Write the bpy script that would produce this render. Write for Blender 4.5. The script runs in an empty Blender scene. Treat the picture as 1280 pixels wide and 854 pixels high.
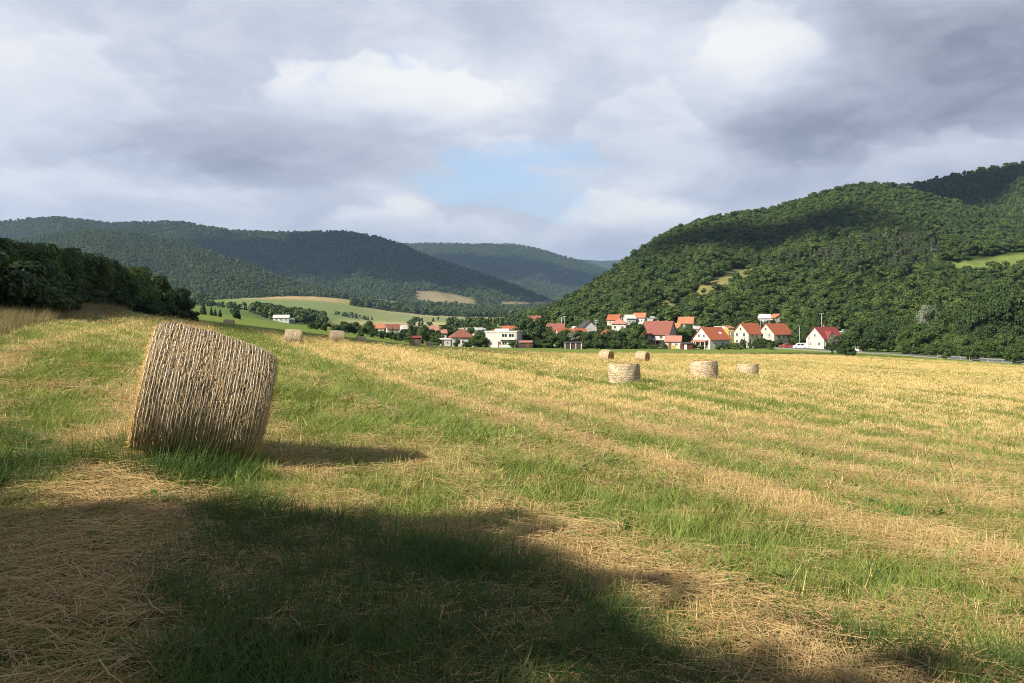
import bpy, bmesh, math, random
import numpy as np
from mathutils import Vector, Matrix

random.seed(7)
RNG = np.random.default_rng(11)
R = math.radians
SC = bpy.context.scene
COL = SC.collection
PI = math.pi

# ------------------------------------------------------------------ camera model
F = 1067.0          # focal length in photo pixels (1280 wide)
CX, HY = 640.0, 405.0
EYE = 1.6


def U(px):
    return (px - CX) / F


def P(px, py, Y):
    return np.array([U(px) * Y, Y, EYE - (py - HY) / F * Y])


# ------------------------------------------------------------------ noise
def _h(ix, iy, s):
    v = np.sin(ix * 127.1 + iy * 311.7 + s * 74.7) * 43758.5453
    return v - np.floor(v)


def vnoise(x, y, s=0):
    ix, iy = np.floor(x), np.floor(y)
    fx, fy = x - ix, y - iy
    fx, fy = fx * fx * (3 - 2 * fx), fy * fy * (3 - 2 * fy)
    a, b = _h(ix, iy, s), _h(ix + 1, iy, s)
    c, d = _h(ix, iy + 1, s), _h(ix + 1, iy + 1, s)
    return (a * (1 - fx) + b * fx) * (1 - fy) + (c * (1 - fx) + d * fx) * fy


def fbm(x, y, s=0, o=4):
    r, a, t = 0, .5, 0
    for i in range(o):
        r = r + a * vnoise(x * 2 ** i, y * 2 ** i, s + i * 3.1)
        t += a
        a *= .5
    return r / t


# ------------------------------------------------------------------ terrain (control points: photo column, depth, height)
def zz(py, Y):
    return EYE - (py - HY) / F * Y


CP = []
for (px, Y, z) in [
    (0, 4, .08), (640, 4, 0), (1280, 4, -.08), (-100, 4, .1), (1400, 4, -.1),
    (0, 9, .32), (250, 9, .17), (640, 9, -.08), (1280, 9, -.5), (-100, 9, .4), (1400, 9, -.55),
    (0, 20, .85), (300, 20, .32), (640, 20, -.55), (1000, 20, -1.2), (1280, 20, -1.6), (1400, 20, -1.8),
    (0, 30, 1.3), (120, 30, 1.1), (640, 42, -1.1), (1280, 42, -2.3), (1400, 42, -2.5), (200, 45, 1.0),
    (1280, 64, -3.1), (640, 64, -1.4)]:
    CP.append((px, Y, z))
for (px, Y, py) in [
    (780, 42, 480), (880, 45, 476), (935, 64, 472), (367, 64, 432), (421, 75, 431), (780, 90, 453), (450, 115, 431),
    (518, 125, 435), (0, 60, 392), (-100, 60, 390), (0, 100, 382), (80, 100, 380), (240, 130, 404), (286, 130, 410),
    (1000, 100, 459), (1280, 100, 470), (1400, 100, 473),
    (535, 200, 433), (640, 200, 440), (780, 200, 442), (1000, 200, 444), (1280, 200, 456), (1400, 200, 458),
    (-100, 250, 370), (60, 250, 376), (160, 250, 385), (240, 250, 393), (400, 250, 414), (530, 250, 432),
    (560, 300, 433), (640, 300, 434), (760, 300, 435), (880, 300, 436), (1000, 300, 436), (1050, 300, 437), (1150, 280, 441), (1280, 300, 442), (1400, 300, 442),
    (700, 400, 424), (800, 400, 416), (880, 400, 414), (950, 400, 414), (1050, 400, 420), (1280, 400, 418), (1400, 400, 418), (560, 400, 425), (620, 400, 424),
    (700, 520, 414), (800, 520, 400), (900, 520, 398), (1050, 520, 402), (1280, 520, 395), (1400, 520, 395),
    (0, 600, 380), (240, 600, 382), (300, 600, 388), (360, 600, 406), (400, 600, 408), (480, 600, 413), (560, 600, 412), (640, 600, 411),
    (0, 1200, 378), (240, 1200, 378), (330, 1200, 384), (400, 1200, 392), (470, 1200, 403), (560, 1200, 403), (640, 1200, 404), (720, 1200, 402), (900, 1200, 390), (1280, 1200, 385),
    (240, 1700, 376), (340, 1700, 371), (400, 1700, 372), (450, 1700, 378), (500, 1700, 388), (560, 1700, 394), (640, 1700, 396), (720, 1700, 394),
    (0, 2600, 380), (400, 2600, 376), (500, 2600, 381), (600, 2600, 386), (700, 2600, 387), (1280, 2600, 380),
    (0, 4500, 380), (640, 4500, 382), (1280, 4500, 380), (0, 12000, 388), (640, 12000, 388), (1280, 12000, 388)]:
    CP.append((px, Y, zz(py, Y)))
CP = np.array(CP, float)
KU, KL = 2.5, 1.0


def _phi(d2):
    return np.where(d2 > 1e-12, .5 * d2 * np.log(np.maximum(d2, 1e-12)), 0)


_q = np.stack([U(CP[:, 0]) * KU, np.log(CP[:, 1]) * KL], 1)
_n = len(_q)
_A = np.zeros((_n + 3, _n + 3))
_d2 = ((_q[:, None] - _q[None]) ** 2).sum(-1)
_A[:_n, :_n] = _phi(_d2) + np.eye(_n) * 2e-3
_A[:_n, _n] = 1
_A[:_n, _n + 1:] = _q
_A[_n:, :_n] = _A[:_n, _n:].T
_rhs = np.concatenate([CP[:, 2] / CP[:, 1], [0, 0, 0]])
_W = np.linalg.solve(_A, _rhs)


def _T(u, Y):
    out = np.empty(u.shape)
    a, b = u * KU, np.log(np.clip(Y, 3.5, 12500)) * KL
    for i in range(0, len(u), 40000):
        s = slice(i, i + 40000)
        d2 = (a[s, None] - _q[None, :, 0]) ** 2 + (b[s, None] - _q[None, :, 1]) ** 2
        out[s] = _phi(d2) @ _W[:_n] + _W[_n] + a[s] * _W[_n + 1] + b[s] * _W[_n + 2]
    return out


AZC = .64


def terrain(x, y):
    x, y = np.atleast_1d(np.asarray(x, float)), np.atleast_1d(np.asarray(y, float))
    az, r = np.arctan2(x, y), np.hypot(x, y)
    a = np.clip(az, -AZC, AZC)
    Y = r * np.cos(a)
    z = _T(np.tan(a), Y) * Y
    m = np.abs(az) > AZC
    if m.any():
        t = (np.abs(az[m]) - AZC) / (PI - AZC) * .5
        o = np.sign(az[m]) * -AZC
        z[m] = z[m] * (1 - t) + t * _T(np.tan(o), Y[m]) * Y[m]
    z = z + (fbm(x * .35, y * .35, 5) - .5) * .16 * np.clip((r - 3) / 20, .2, 1) + (fbm(x * .02, y * .02, 9) - .5) * 1.0 * np.clip((r - 30) / 400, 0, 1)
    return z


def tz(x, y):
    return float(terrain([x], [y])[0])


# ------------------------------------------------------------------ object helpers
def tag(o, label=None, cat=None, group=None, kind=None):
    if label:
        o['label'] = label
    if cat:
        o['category'] = cat
    if group:
        o['group'] = group
    if kind:
        o['kind'] = kind
    return o


def mesh_np(name, v, f, mats=(), smooth=False):
    me = bpy.data.meshes.new(name)
    v = np.asarray(v, np.float32)
    f = np.asarray(f, np.int32)
    k = f.shape[1]
    me.vertices.add(len(v))
    me.vertices.foreach_set('co', v.ravel())
    me.loops.add(f.size)
    me.loops.foreach_set('vertex_index', f.ravel())
    me.polygons.add(len(f))
    me.polygons.foreach_set('loop_start', np.arange(0, f.size, k, dtype=np.int32))
    if smooth:
        me.polygons.foreach_set('use_smooth', np.ones(len(f), bool))
    for m in mats:
        me.materials.append(m)
    me.update(calc_edges=True)
    return me


def link(name, me, parent=None, loc=None, rot=None, scale=None):
    o = bpy.data.objects.new(name, me)
    COL.objects.link(o)
    if parent:
        o.parent = parent
    if loc is not None:
        o.location = loc
    if rot is not None:
        o.rotation_euler = rot
    if scale is not None:
        o.scale = scale
    return o


def empty(name, loc, rz=0, label=None, cat=None, group=None):
    o = bpy.data.objects.new(name, None)
    o.empty_display_size = .3
    COL.objects.link(o)
    o.location = loc
    o.rotation_euler = (0, 0, rz)
    return tag(o, label, cat, group)


class MB:
    """collects boxes, tubes and polygons into one mesh"""

    def __init__(s):
        s.v, s.f, s.m = [], [], []

    def add(s, vs, fs, mi=0):
        b = len(s.v)
        s.v += [tuple(p) for p in vs]
        s.f += [tuple(i + b for i in q) for q in fs]
        s.m += [mi] * len(fs)
        return s

    def box(s, x0, x1, y0, y1, z0, z1, mi=0, taper=0):
        t = taper
        s.add([(x0, y0, z0), (x1, y0, z0), (x1, y1, z0), (x0, y1, z0), (x0 + t, y0 + t, z1), (x1 - t, y0 + t, z1), (x1 - t, y1 - t, z1), (x0 + t, y1 - t, z1)],
              [(3, 2, 1, 0), (4, 5, 6, 7), (0, 1, 5, 4), (1, 2, 6, 5), (2, 3, 7, 6), (3, 0, 4, 7)], mi)
        return s

    def tube(s, pts, rad, n=8, mi=0, cap=True):
        pts = [Vector(p) for p in pts]
        rings = []
        for i, p in enumerate(pts):
            d = (pts[min(i + 1, len(pts) - 1)] - pts[max(i - 1, 0)]).normalized()
            a = d.orthogonal().normalized() if abs(d.z) < .95 else Vector((1, 0, 0)) - d * d.x
            a.normalize()
            b = d.cross(a)
            r = rad[i] if hasattr(rad, '__len__') else rad
            rings.append([p + (a * math.cos(2 * PI * k / n) + b * math.sin(2 * PI * k / n)) * r for k in range(n)])
        vs = [q for ring in rings for q in ring]
        fs = []
        for i in range(len(rings) - 1):
            for k in range(n):
                fs.append((i * n + k, i * n + (k + 1) % n, (i + 1) * n + (k + 1) % n, (i + 1) * n + k))
        if cap:
            fs.append(tuple(range(n - 1, -1, -1)))
            fs.append(tuple((len(rings) - 1) * n + k for k in range(n)))
        return s.add(vs, fs, mi)

    def mesh(s, name, mats, smooth=False):
        me = bpy.data.meshes.new(name)
        me.from_pydata(s.v, [], s.f)
        for m in (mats if isinstance(mats, (list, tuple)) else [mats]):
            me.materials.append(m)
        me.polygons.foreach_set('material_index', s.m)
        if smooth:
            me.polygons.foreach_set('use_smooth', [True] * len(s.f))
        bm = bmesh.new()
        bm.from_mesh(me)
        bmesh.ops.recalc_face_normals(bm, faces=bm.faces)
        bm.to_mesh(me)
        bm.free()
        me.update()
        return me

    def build(s, name, mats, parent=None, smooth=False, **k):
        return link(name, s.mesh(name, mats, smooth), parent, **k)


# ------------------------------------------------------------------ materials
class NT:
    def __init__(s, tree):
        s.t = tree

    def n(s, typ, **k):
        nd = s.t.nodes.new(typ)
        for a, b in k.items():
            setattr(nd, a, b)
        return nd

    def set(s, sock, v):
        if isinstance(v, bpy.types.NodeSocket):
            s.t.links.new(v, sock)
        else:
            sock.default_value = v

    def math(s, op, a, b=None, c=None, clamp=False):
        nd = s.n('ShaderNodeMath', operation=op, use_clamp=clamp)
        s.set(nd.inputs[0], a)
        if b is not None:
            s.set(nd.inputs[1], b)
        if c is not None:
            s.set(nd.inputs[2], c)
        return nd.outputs[0]

    def mix(s, fac, a, b, blend='MIX'):
        nd = s.n('ShaderNodeMix', data_type='RGBA', blend_type=blend)
        s.set(nd.inputs[0], fac)
        s.set(nd.inputs[6], a if isinstance(a, bpy.types.NodeSocket) else (*a, 1))
        s.set(nd.inputs[7], b if isinstance(b, bpy.types.NodeSocket) else (*b, 1))
        return nd.outputs[2]

    def noise(s, vec, scale, detail=3, rough=.55, dist=0, fac=True):
        nd = s.n('ShaderNodeTexNoise')
        if vec is not None:
            s.set(nd.inputs['Vector'], vec)
        nd.inputs['Scale'].default_value = scale
        nd.inputs['Detail'].default_value = detail
        nd.inputs['Roughness'].default_value = rough
        nd.inputs['Distortion'].default_value = dist
        return nd.outputs[0 if fac else 1]

    def ramp(s, v, lo, hi, a=0., b=1.):
        nd = s.n('ShaderNodeMapRange', interpolation_type='SMOOTHSTEP')
        s.set(nd.inputs[0], v)
        for i, q in enumerate((lo, hi, a, b)):
            s.set(nd.inputs[1 + i], q)
        return nd.outputs[0]

    def vmul(s, vec, xyz):
        nd = s.n('ShaderNodeVectorMath', operation='MULTIPLY')
        s.set(nd.inputs[0], vec)
        nd.inputs[1].default_value = xyz
        return nd.outputs[0]


def new_mat(name):
    m = bpy.data.materials.new(name)
    m.use_nodes = True
    t = NT(m.node_tree)
    bs = m.node_tree.nodes['Principled BSDF']
    bs.inputs['Roughness'].default_value = .9
    bs.inputs['Specular IOR Level'].default_value = .2
    return m, t, bs


def surf_mat(name, c1, c2, scale=3., rough=.9, bump=0., spec=.2, streak=None, metallic=0):
    """painted / rendered / tiled surface with mottling"""
    m, t, bs = new_mat(name)
    co = t.n('ShaderNodeTexCoord').outputs['Object']
    n1 = t.noise(co, scale, 5, .65)
    f = t.ramp(n1, .3, .72)
    col = t.mix(f, c1, c2)
    if streak:
        w = t.n('ShaderNodeTexWave', wave_type='BANDS', bands_direction=streak[0])
        t.set(w.inputs['Vector'], co)
        w.inputs['Scale'].default_value = streak[1]
        w.inputs['Distortion'].default_value = 1.0
        col = t.mix(t.math('MULTIPLY', w.outputs[1], streak[2]), col, tuple(q * .45 for q in c1))
    t.set(bs.inputs['Base Color'], col)
    bs.inputs['Roughness'].default_value = rough
    bs.inputs['Specular IOR Level'].default_value = spec
    bs.inputs['Metallic'].default_value = metallic
    if bump:
        b = t.n('ShaderNodeBump')
        b.inputs['Strength'].default_value = bump
        b.inputs['Distance'].default_value = .03
        t.set(b.inputs['Height'], n1)
        t.set(bs.inputs['Normal'], b.outputs[0])
    return m


def leaf_mat(name, cols, transl=.25, island=True, tint=.5, rough=.6, clump=None):
    """cols: dark, mid, light leaf colours; varies per leaf and per plant"""
    m, t, bs = new_mat(name)
    oi = t.n('ShaderNodeObjectInfo').outputs['Random']
    ge = t.n('ShaderNodeNewGeometry').outputs['Random Per Island']
    a = t.mix(ge if island else .5, cols[0], cols[1])
    col = t.mix(t.math('MULTIPLY', oi, tint), a, cols[2])
    if clump:
        co = t.n('ShaderNodeTexCoord').outputs['Object']
        nz = t.ramp(t.noise(co, clump, 2), .42, .62)
        col = t.mix(t.math('MULTIPLY', nz, .55), col, cols[2])
    t.set(bs.inputs['Base Color'], col)
    bs.inputs['Roughness'].default_value = rough
    bs.inputs['Specular IOR Level'].default_value = .25
    tr = t.n('ShaderNodeBsdfTranslucent')
    t.set(tr.inputs[0], t.mix(.5, col, (cols[2][0] * 1.2, cols[2][1] * 1.3, cols[2][2] * .6)))
    mx = t.n('ShaderNodeMixShader')
    mx.inputs[0].default_value = transl
    t.set(mx.inputs[1], bs.outputs[0])
    t.set(mx.inputs[2], tr.outputs[0])
    t.set(m.node_tree.nodes['Material Output'].inputs[0], mx.outputs[0])
    return m


M = {}
M['leaf_dark'] = leaf_mat('leaf_dark', [(.018, .036, .011), (.034, .062, .017), (.05, .085, .02)], .2, clump=2.6)
M['leaf_mid'] = leaf_mat('leaf_mid', [(.026, .052, .013), (.048, .088, .02), (.085, .13, .03)], .25, clump=2.6)
M['leaf_light'] = leaf_mat('leaf_light', [(.045, .08, .02), (.085, .13, .032), (.13, .18, .045)], .25, clump=2.6)
M['leaf_grey'] = leaf_mat('leaf_grey', [(.05, .075, .038), (.10, .13, .07), (.3, .32, .24)], .2, clump=3)
M['leaf_far'] = leaf_mat('leaf_far', [(.024, .050, .013), (.046, .084, .018), (.092, .132, .028)], .22, tint=.9)
M['needle'] = leaf_mat('needle', [(.018, .036, .016), (.032, .058, .026), (.05, .08, .035)], .1)
M['needle_grey'] = leaf_mat('needle_grey', [(.05, .068, .034), (.085, .105, .055), (.12, .135, .075)], .1)
M['needle_blue'] = leaf_mat('needle_blue', [(.05, .08, .075), (.08, .12, .11), (.1, .14, .13)], .1)
M['bark'] = surf_mat('bark', (.07, .055, .04), (.15, .12, .09), 6, .95, .5)
M['bark_white'] = surf_mat('bark_white', (.5, .48, .43), (.25, .22, .18), 2, .9, .3)
M['grass_a'] = leaf_mat('grass_blade', [(.085, .155, .022), (.165, .245, .042), (.31, .32, .085)], .3, tint=.75, rough=.5)
M['grass_b'] = leaf_mat('grass_blade_dark', [(.035, .075, .014), (.06, .12, .022), (.11, .16, .04)], .35, tint=.7, rough=.5)  # lush grass, its green darkened further to deepen the foreground shade
M['stubble'] = leaf_mat('stubble_stalk', [(.42, .28, .095), (.66, .49, .20), (.78, .63, .33)], .2, tint=.6, rough=.55)
M['straw'] = leaf_mat('lying_straw', [(.24, .14, .055), (.50, .34, .14), (.64, .48, .24)], .15, tint=.5, rough=.6)
M['drygrass'] = leaf_mat('dry_grass', [(.14, .10, .045), (.24, .175, .08), (.21, .19, .08)], .25, tint=.8)
M['weed'] = leaf_mat('weed_leaf', [(.04, .11, .02), (.07, .16, .03), (.1, .2, .05)], .3)


# ------------------------------------------------------------------ plants
def unit(v):
    return v / np.maximum(np.linalg.norm(v, axis=1, keepdims=True), 1e-9)


def quads(c, nrm, size, rng, asp=(.6, 1.)):
    """leaf-like rhombs at c facing roughly nrm"""
    n = len(c)
    a = unit(np.cross(nrm, unit(rng.normal(size=(n, 3)))))
    b = np.cross(nrm, a)
    s = np.asarray(size).reshape(-1, 1) * np.ones((n, 1))
    k = rng.uniform(asp[0], asp[1], (n, 1))
    v = np.stack([c - a * s, c - b * s * k + a * s * .1, c + a * s, c + b * s * k + a * s * .1], 1)
    return v.reshape(-1, 3), np.arange(4 * n).reshape(-1, 4)


def crown(seed, leaves, lobes, size, shape='round', inner=.3, rough=.5):
    """foliage of a unit tree: height 1, width about 1; lobes of leaf sized faces"""
    rng = np.random.default_rng(seed)
    L = []
    for i in range(lobes):
        for _ in range(50):
            h = rng.uniform(.22, .93)
            if shape == 'round':
                w = .40 * math.sqrt(max(0, 1 - ((h - .55) / .44) ** 2))
            elif shape == 'bush':
                h = rng.uniform(.1, .85)
                w = .42 * math.sqrt(max(0, 1 - ((h - .35) / .55) ** 2))
            else:
                w = .36 * (1 - h) ** .7 + .05
            a, r = rng.uniform(0, 2 * PI), w * math.sqrt(rng.uniform(.1, 1))
            p = np.array([r * math.cos(a), r * math.sin(a), h])
            if all(np.linalg.norm(p - q[0]) > .13 for q in L):
                break
        L.append((p, rng.uniform(.11, .21)))
    w = np.array([q[1] ** 2 for q in L])
    pick = rng.choice(len(L), leaves, p=w / w.sum())
    cen = np.array([q[0] for q in L])[pick]
    rad = np.array([q[1] for q in L])[pick]
    d = unit(rng.normal(size=(leaves, 3)))
    rr = np.where(rng.random(leaves) < inner, rng.uniform(.2, .8, leaves), rng.normal(.98, .10, leaves))
    c = cen + d * (rad * rr)[:, None] * np.array([1, 1, .85])
    c[:, 2] = np.clip(c[:, 2], .04, 1.02)
    nrm = unit(d + (cen - np.array([0, 0, .45])) * .8 + rng.normal(size=(leaves, 3)) * rough + np.array([0, 0, .25]))
    return quads(c, nrm, size * rng.uniform(.6, 1.4, leaves) * np.where(rr < .8, 1.5, 1), rng), L


def conifer(seed, leaves, size, narrow=.3):
    rng = np.random.default_rng(seed)
    h = 1 - np.sqrt(rng.uniform(0, 1, leaves)) * .93
    tier = (np.modf(h * 11 + rng.normal(0, .06, leaves))[0] % 1)
    w = narrow * (1.02 - h) * (1.15 - .45 * tier) * (.7 + .3 * vnoise(h * 9, h * 0 + seed, 3))
    a = rng.uniform(0, 2 * PI, leaves)
    r = w * np.sqrt(rng.uniform(.15, 1, leaves))
    c = np.stack([r * np.cos(a), r * np.sin(a), h - r * .25], 1)
    c[:, 2] = np.maximum(c[:, 2], .03)
    nrm = unit(np.stack([np.cos(a) * .6, np.sin(a) * .6, np.full(leaves, .8)], 1) + rng.normal(size=(leaves, 3)) * .4)
    return quads(c, nrm, size * rng.uniform(.6, 1.4, leaves), rng, (.3, .6))


def trunk_mesh(name, L, seed, mat, r=.022, top=.6):
    rng = random.Random(seed)
    mb = MB()
    lean = rng.uniform(-.03, .03)
    pts = [(0, 0, -.03), (lean * .3, 0, top * .25), (lean, lean * .5, top * .6), (lean * 1.3, lean, top)]
    mb.tube(pts, [r * 1.3, r, r * .75, r * .35], 8)
    for p, rad in L[:9]:
        z0 = rng.uniform(.18, .45) * top / .6
        st = Vector((lean * z0, 0, z0))
        en = Vector(p)
        mid = st.lerp(en, .5) + Vector((0, 0, .03))
        mb.tube([st, mid, en], [r * .5, r * .35, r * .12], 6)
    return mb.mesh(name, mat, True)


PLANT = {}


def plant_kind(kind, variants, fn, mat, trunkmat=M['bark'], r=.022, top=.6):
    PLANT[kind] = []
    for k in range(variants):
        (v, f), L = fn(k)
        cm = mesh_np(kind + '_crown', v, f, [mat])
        tm = trunk_mesh(kind + '_trunk', L, k, trunkmat, r, top) if trunkmat else None
        PLANT[kind].append((cm, tm))


def con(seed, n, s, w=.3):
    return conifer(seed, n, s, w), [((0, 0, .95), .1)]


plant_kind('dark', 4, lambda k: crown(20 + k, 5200, 22, .026), M['leaf_dark'])
plant_kind('mid', 4, lambda k: crown(30 + k, 5200, 22, .026), M['leaf_mid'])
plant_kind('light', 3, lambda k: crown(40 + k, 4600, 20, .026), M['leaf_light'])
plant_kind('grey', 2, lambda k: crown(50 + k, 4600, 20, .026), M['leaf_grey'])
plant_kind('bush', 4, lambda k: crown(60 + k, 2600, 13, .036, 'bush'), M['leaf_mid'], M['bark'], .018, .5)
plant_kind('darkbush', 3, lambda k: crown(70 + k, 3200, 13, .034, 'bush'), M['leaf_dark'], M['bark'], .018, .5)
plant_kind('poplar', 2, lambda k: crown(80 + k, 4600, 22, .024, 'cone'), M['leaf_mid'])
plant_kind('conifer', 3, lambda k: con(90 + k, 2600, .035), M['needle'], M['bark'], .018, .95)
plant_kind('bluespruce', 2, lambda k: con(95 + k, 2400, .035, .24), M['needle_blue'], M['bark'], .018, .95)
plant_kind('whitetrunk', 2, lambda k: crown(100 + k, 3600, 16, .028), M['leaf_mid'], M['bark_white'], .026)

TREES = []   # every individual plant: dict for labelling afterwards


def plant(kind, px, Y, h, w, label, group, cat='tree', name='tree', z=None, xy=None, sink=.1):
    x, y = xy if xy else (U(px) * Y, Y)
    g = tz(x, y) if z is None else z
    cm, tm = random.choice(PLANT[kind])
    root = empty(name, (x, y, g - sink), random.uniform(0, 6.28), None, cat, group)
    root.scale = (w, w, h)
    link('crown', cm, root)
    if tm:
        link('trunk', tm, root)
    TREES.append(dict(o=root, px=CX + F * x / y if y > .1 else -999, Y=y, h=h, label=label, py=HY - (g + h - EYE) / y * F if y > .1 else 0, base=HY - (g - EYE) / y * F if y > .1 else 0))
    return root


# ------------------------------------------------------------------ instancing of uncountable cover (stuff)
def scatter(name, protos, pos, rotz, scale, idx, label, tilt=None):
    """one stuff object: geometry nodes instance the prototypes on the points"""
    coll = bpy.data.collections.new(name + '_kinds')
    for i, me in enumerate(protos):
        o = bpy.data.objects.new('%s_kind_%02d' % (name, i), me)
        coll.objects.link(o)
    n = len(pos)
    me = bpy.data.meshes.new(name)
    me.vertices.add(n)
    me.vertices.foreach_set('co', np.asarray(pos, np.float32).ravel())
    rot = np.zeros((n, 3), np.float32)
    if tilt is not None:
        rot[:, :2] = tilt
    rot[:, 2] = rotz
    for nm, typ, key, dat in (('rot', 'FLOAT_VECTOR', 'vector', rot), ('scl', 'FLOAT_VECTOR', 'vector', scale), ('kid', 'INT', 'value', idx)):
        a = me.attributes.new(nm, typ, 'POINT')
        a.data.foreach_set(key, np.asarray(dat, np.int32 if typ == 'INT' else np.float32).ravel())
    o = link(name, me)
    g = bpy.data.node_groups.new(name + '_nodes', 'GeometryNodeTree')
    g.interface.new_socket('Geometry', in_out='INPUT', socket_type='NodeSocketGeometry')
    g.interface.new_socket('Geometry', in_out='OUTPUT', socket_type='NodeSocketGeometry')
    N = g.nodes.new
    gi, go = N('NodeGroupInput'), N('NodeGroupOutput')
    ip, ci = N('GeometryNodeInstanceOnPoints'), N('GeometryNodeCollectionInfo')
    ci.inputs['Collection'].default_value = coll
    ci.inputs['Separate Children'].default_value = True
    ci.inputs['Reset Children'].default_value = True

    def att(nm, typ):
        q = N('GeometryNodeInputNamedAttribute')
        q.data_type = typ
        q.inputs['Name'].default_value = nm
        return q.outputs['Attribute']
    L = g.links.new
    L(gi.outputs[0], ip.inputs['Points'])
    L(ci.outputs[0], ip.inputs['Instance'])
    ip.inputs['Pick Instance'].default_value = True
    L(att('kid', 'INT'), ip.inputs['Instance Index'])
    L(att('rot', 'FLOAT_VECTOR'), ip.inputs['Rotation'])
    L(att('scl', 'FLOAT_VECTOR'), ip.inputs['Scale'])
    L(ip.outputs[0], go.inputs[0])
    md = o.modifiers.new('cover', 'NODES')
    md.node_group = g
    tag(o, label, None, None, 'stuff')
    return o


# ------------------------------------------------------------------ ground colours
ROWD = R(-20)
RN = (math.cos(ROWD), -math.sin(ROWD))   # across the rows


def rowv(x, y):
    return x * math.cos(ROWD) - y * math.sin(ROWD)


_yex = [-400, 0, 120, 240, 300, 400, 530, 640, 760, 900, 1000, 1060, 1180, 1280, 1700]
_yev = [60, 60, 78, 92, 112, 138, 196, 232, 236, 236, 238, 226, 196, 178, 170]


def yedge(px):
    return np.interp(px, _yex, _yev)


def zones(x, y):
    """gold share, band strength, in-field mask at ground points in front of the camera"""
    az = np.arctan2(x, np.maximum(y, .01))
    px = CX + F * np.tan(np.clip(az, -1.1, 1.1))
    Y = np.hypot(x, y) * np.cos(np.clip(az, -.7, .7))
    wob = (fbm(x * .15, y * .15, 21) - .5) * .8 + (fbm(x * 1.2, y * 1.2, 22) - .5) * .3
    v = rowv(x, y) + wob
    ph = (v + .7 + 1.65) % 3.3 - 1.65
    band = np.exp(-(ph / .50) ** 2)
    nz = fbm(x * .5, y * .5, 31)
    big = fbm(x * .05, y * .03, 41)
    far = np.clip((Y - 10) / 45, 0, 1)
    right = np.clip((px - 300) / 500, 0, 1)
    along = fbm(v * .5 + 7, (x * math.sin(ROWD) + y * math.cos(ROWD)) * .16, 35)
    patch = fbm(x * 1.6, y * 1.6, 33, 3)
    band = band * (1 - .65 * np.exp(-((v - 2.6) / 1.1) ** 2) * np.clip((Y - 5.6) / 2.5, 0, 1))
    # a thinner row half way between the wide ones, and fine drill lines farther off
    ph2 = (v + .7) % 3.3 - 1.65
    band2 = np.exp(-(ph2 / .22) ** 2)
    gold = .18 + .68 * band * np.clip(along * 2.2 - .25, .25, 1) + .30 * band2 * np.clip(nz * 3 - 1, 0, 1) + far * (.20 + .26 * right) + (nz - .5) * (.55 - .25 * far) + (patch - .5) * .45 + (big - .5) * .3 * far
    wide = fbm(v * .40, v * 0 + 3, 37, 3)
    gold = gold + (wide - .5) * 1.9 * far
    left = np.clip((330 - px) / 150, 0, 1) * np.clip((Y - 9) / 10, 0, 1)
    gold -= .22 * left
    mat = np.exp(-((v + .7) / 1.2) ** 2) * np.clip((10 - Y) / 3, 0, 1)
    gold -= mat * .55 * np.clip((fbm(x * 1.3, y * 1.3, 63, 3) - .40) * 4, 0, 1)
    gold = np.clip(gold, .03, .97)
    infield = 1 / (1 + np.exp((Y - yedge(px) + (fbm(x * .06, y * .06, 51) - .5) * 12) / 3.0))
    # rough bank of dry grass at the left edge of the field
    bank = np.clip((190 - px) / 60, 0, 1) * np.clip((Y - (24 + px * .25)) / 5, 0, 1)
    return px, Y, gold, band, infield, np.clip(bank, 0, 1)


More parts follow.
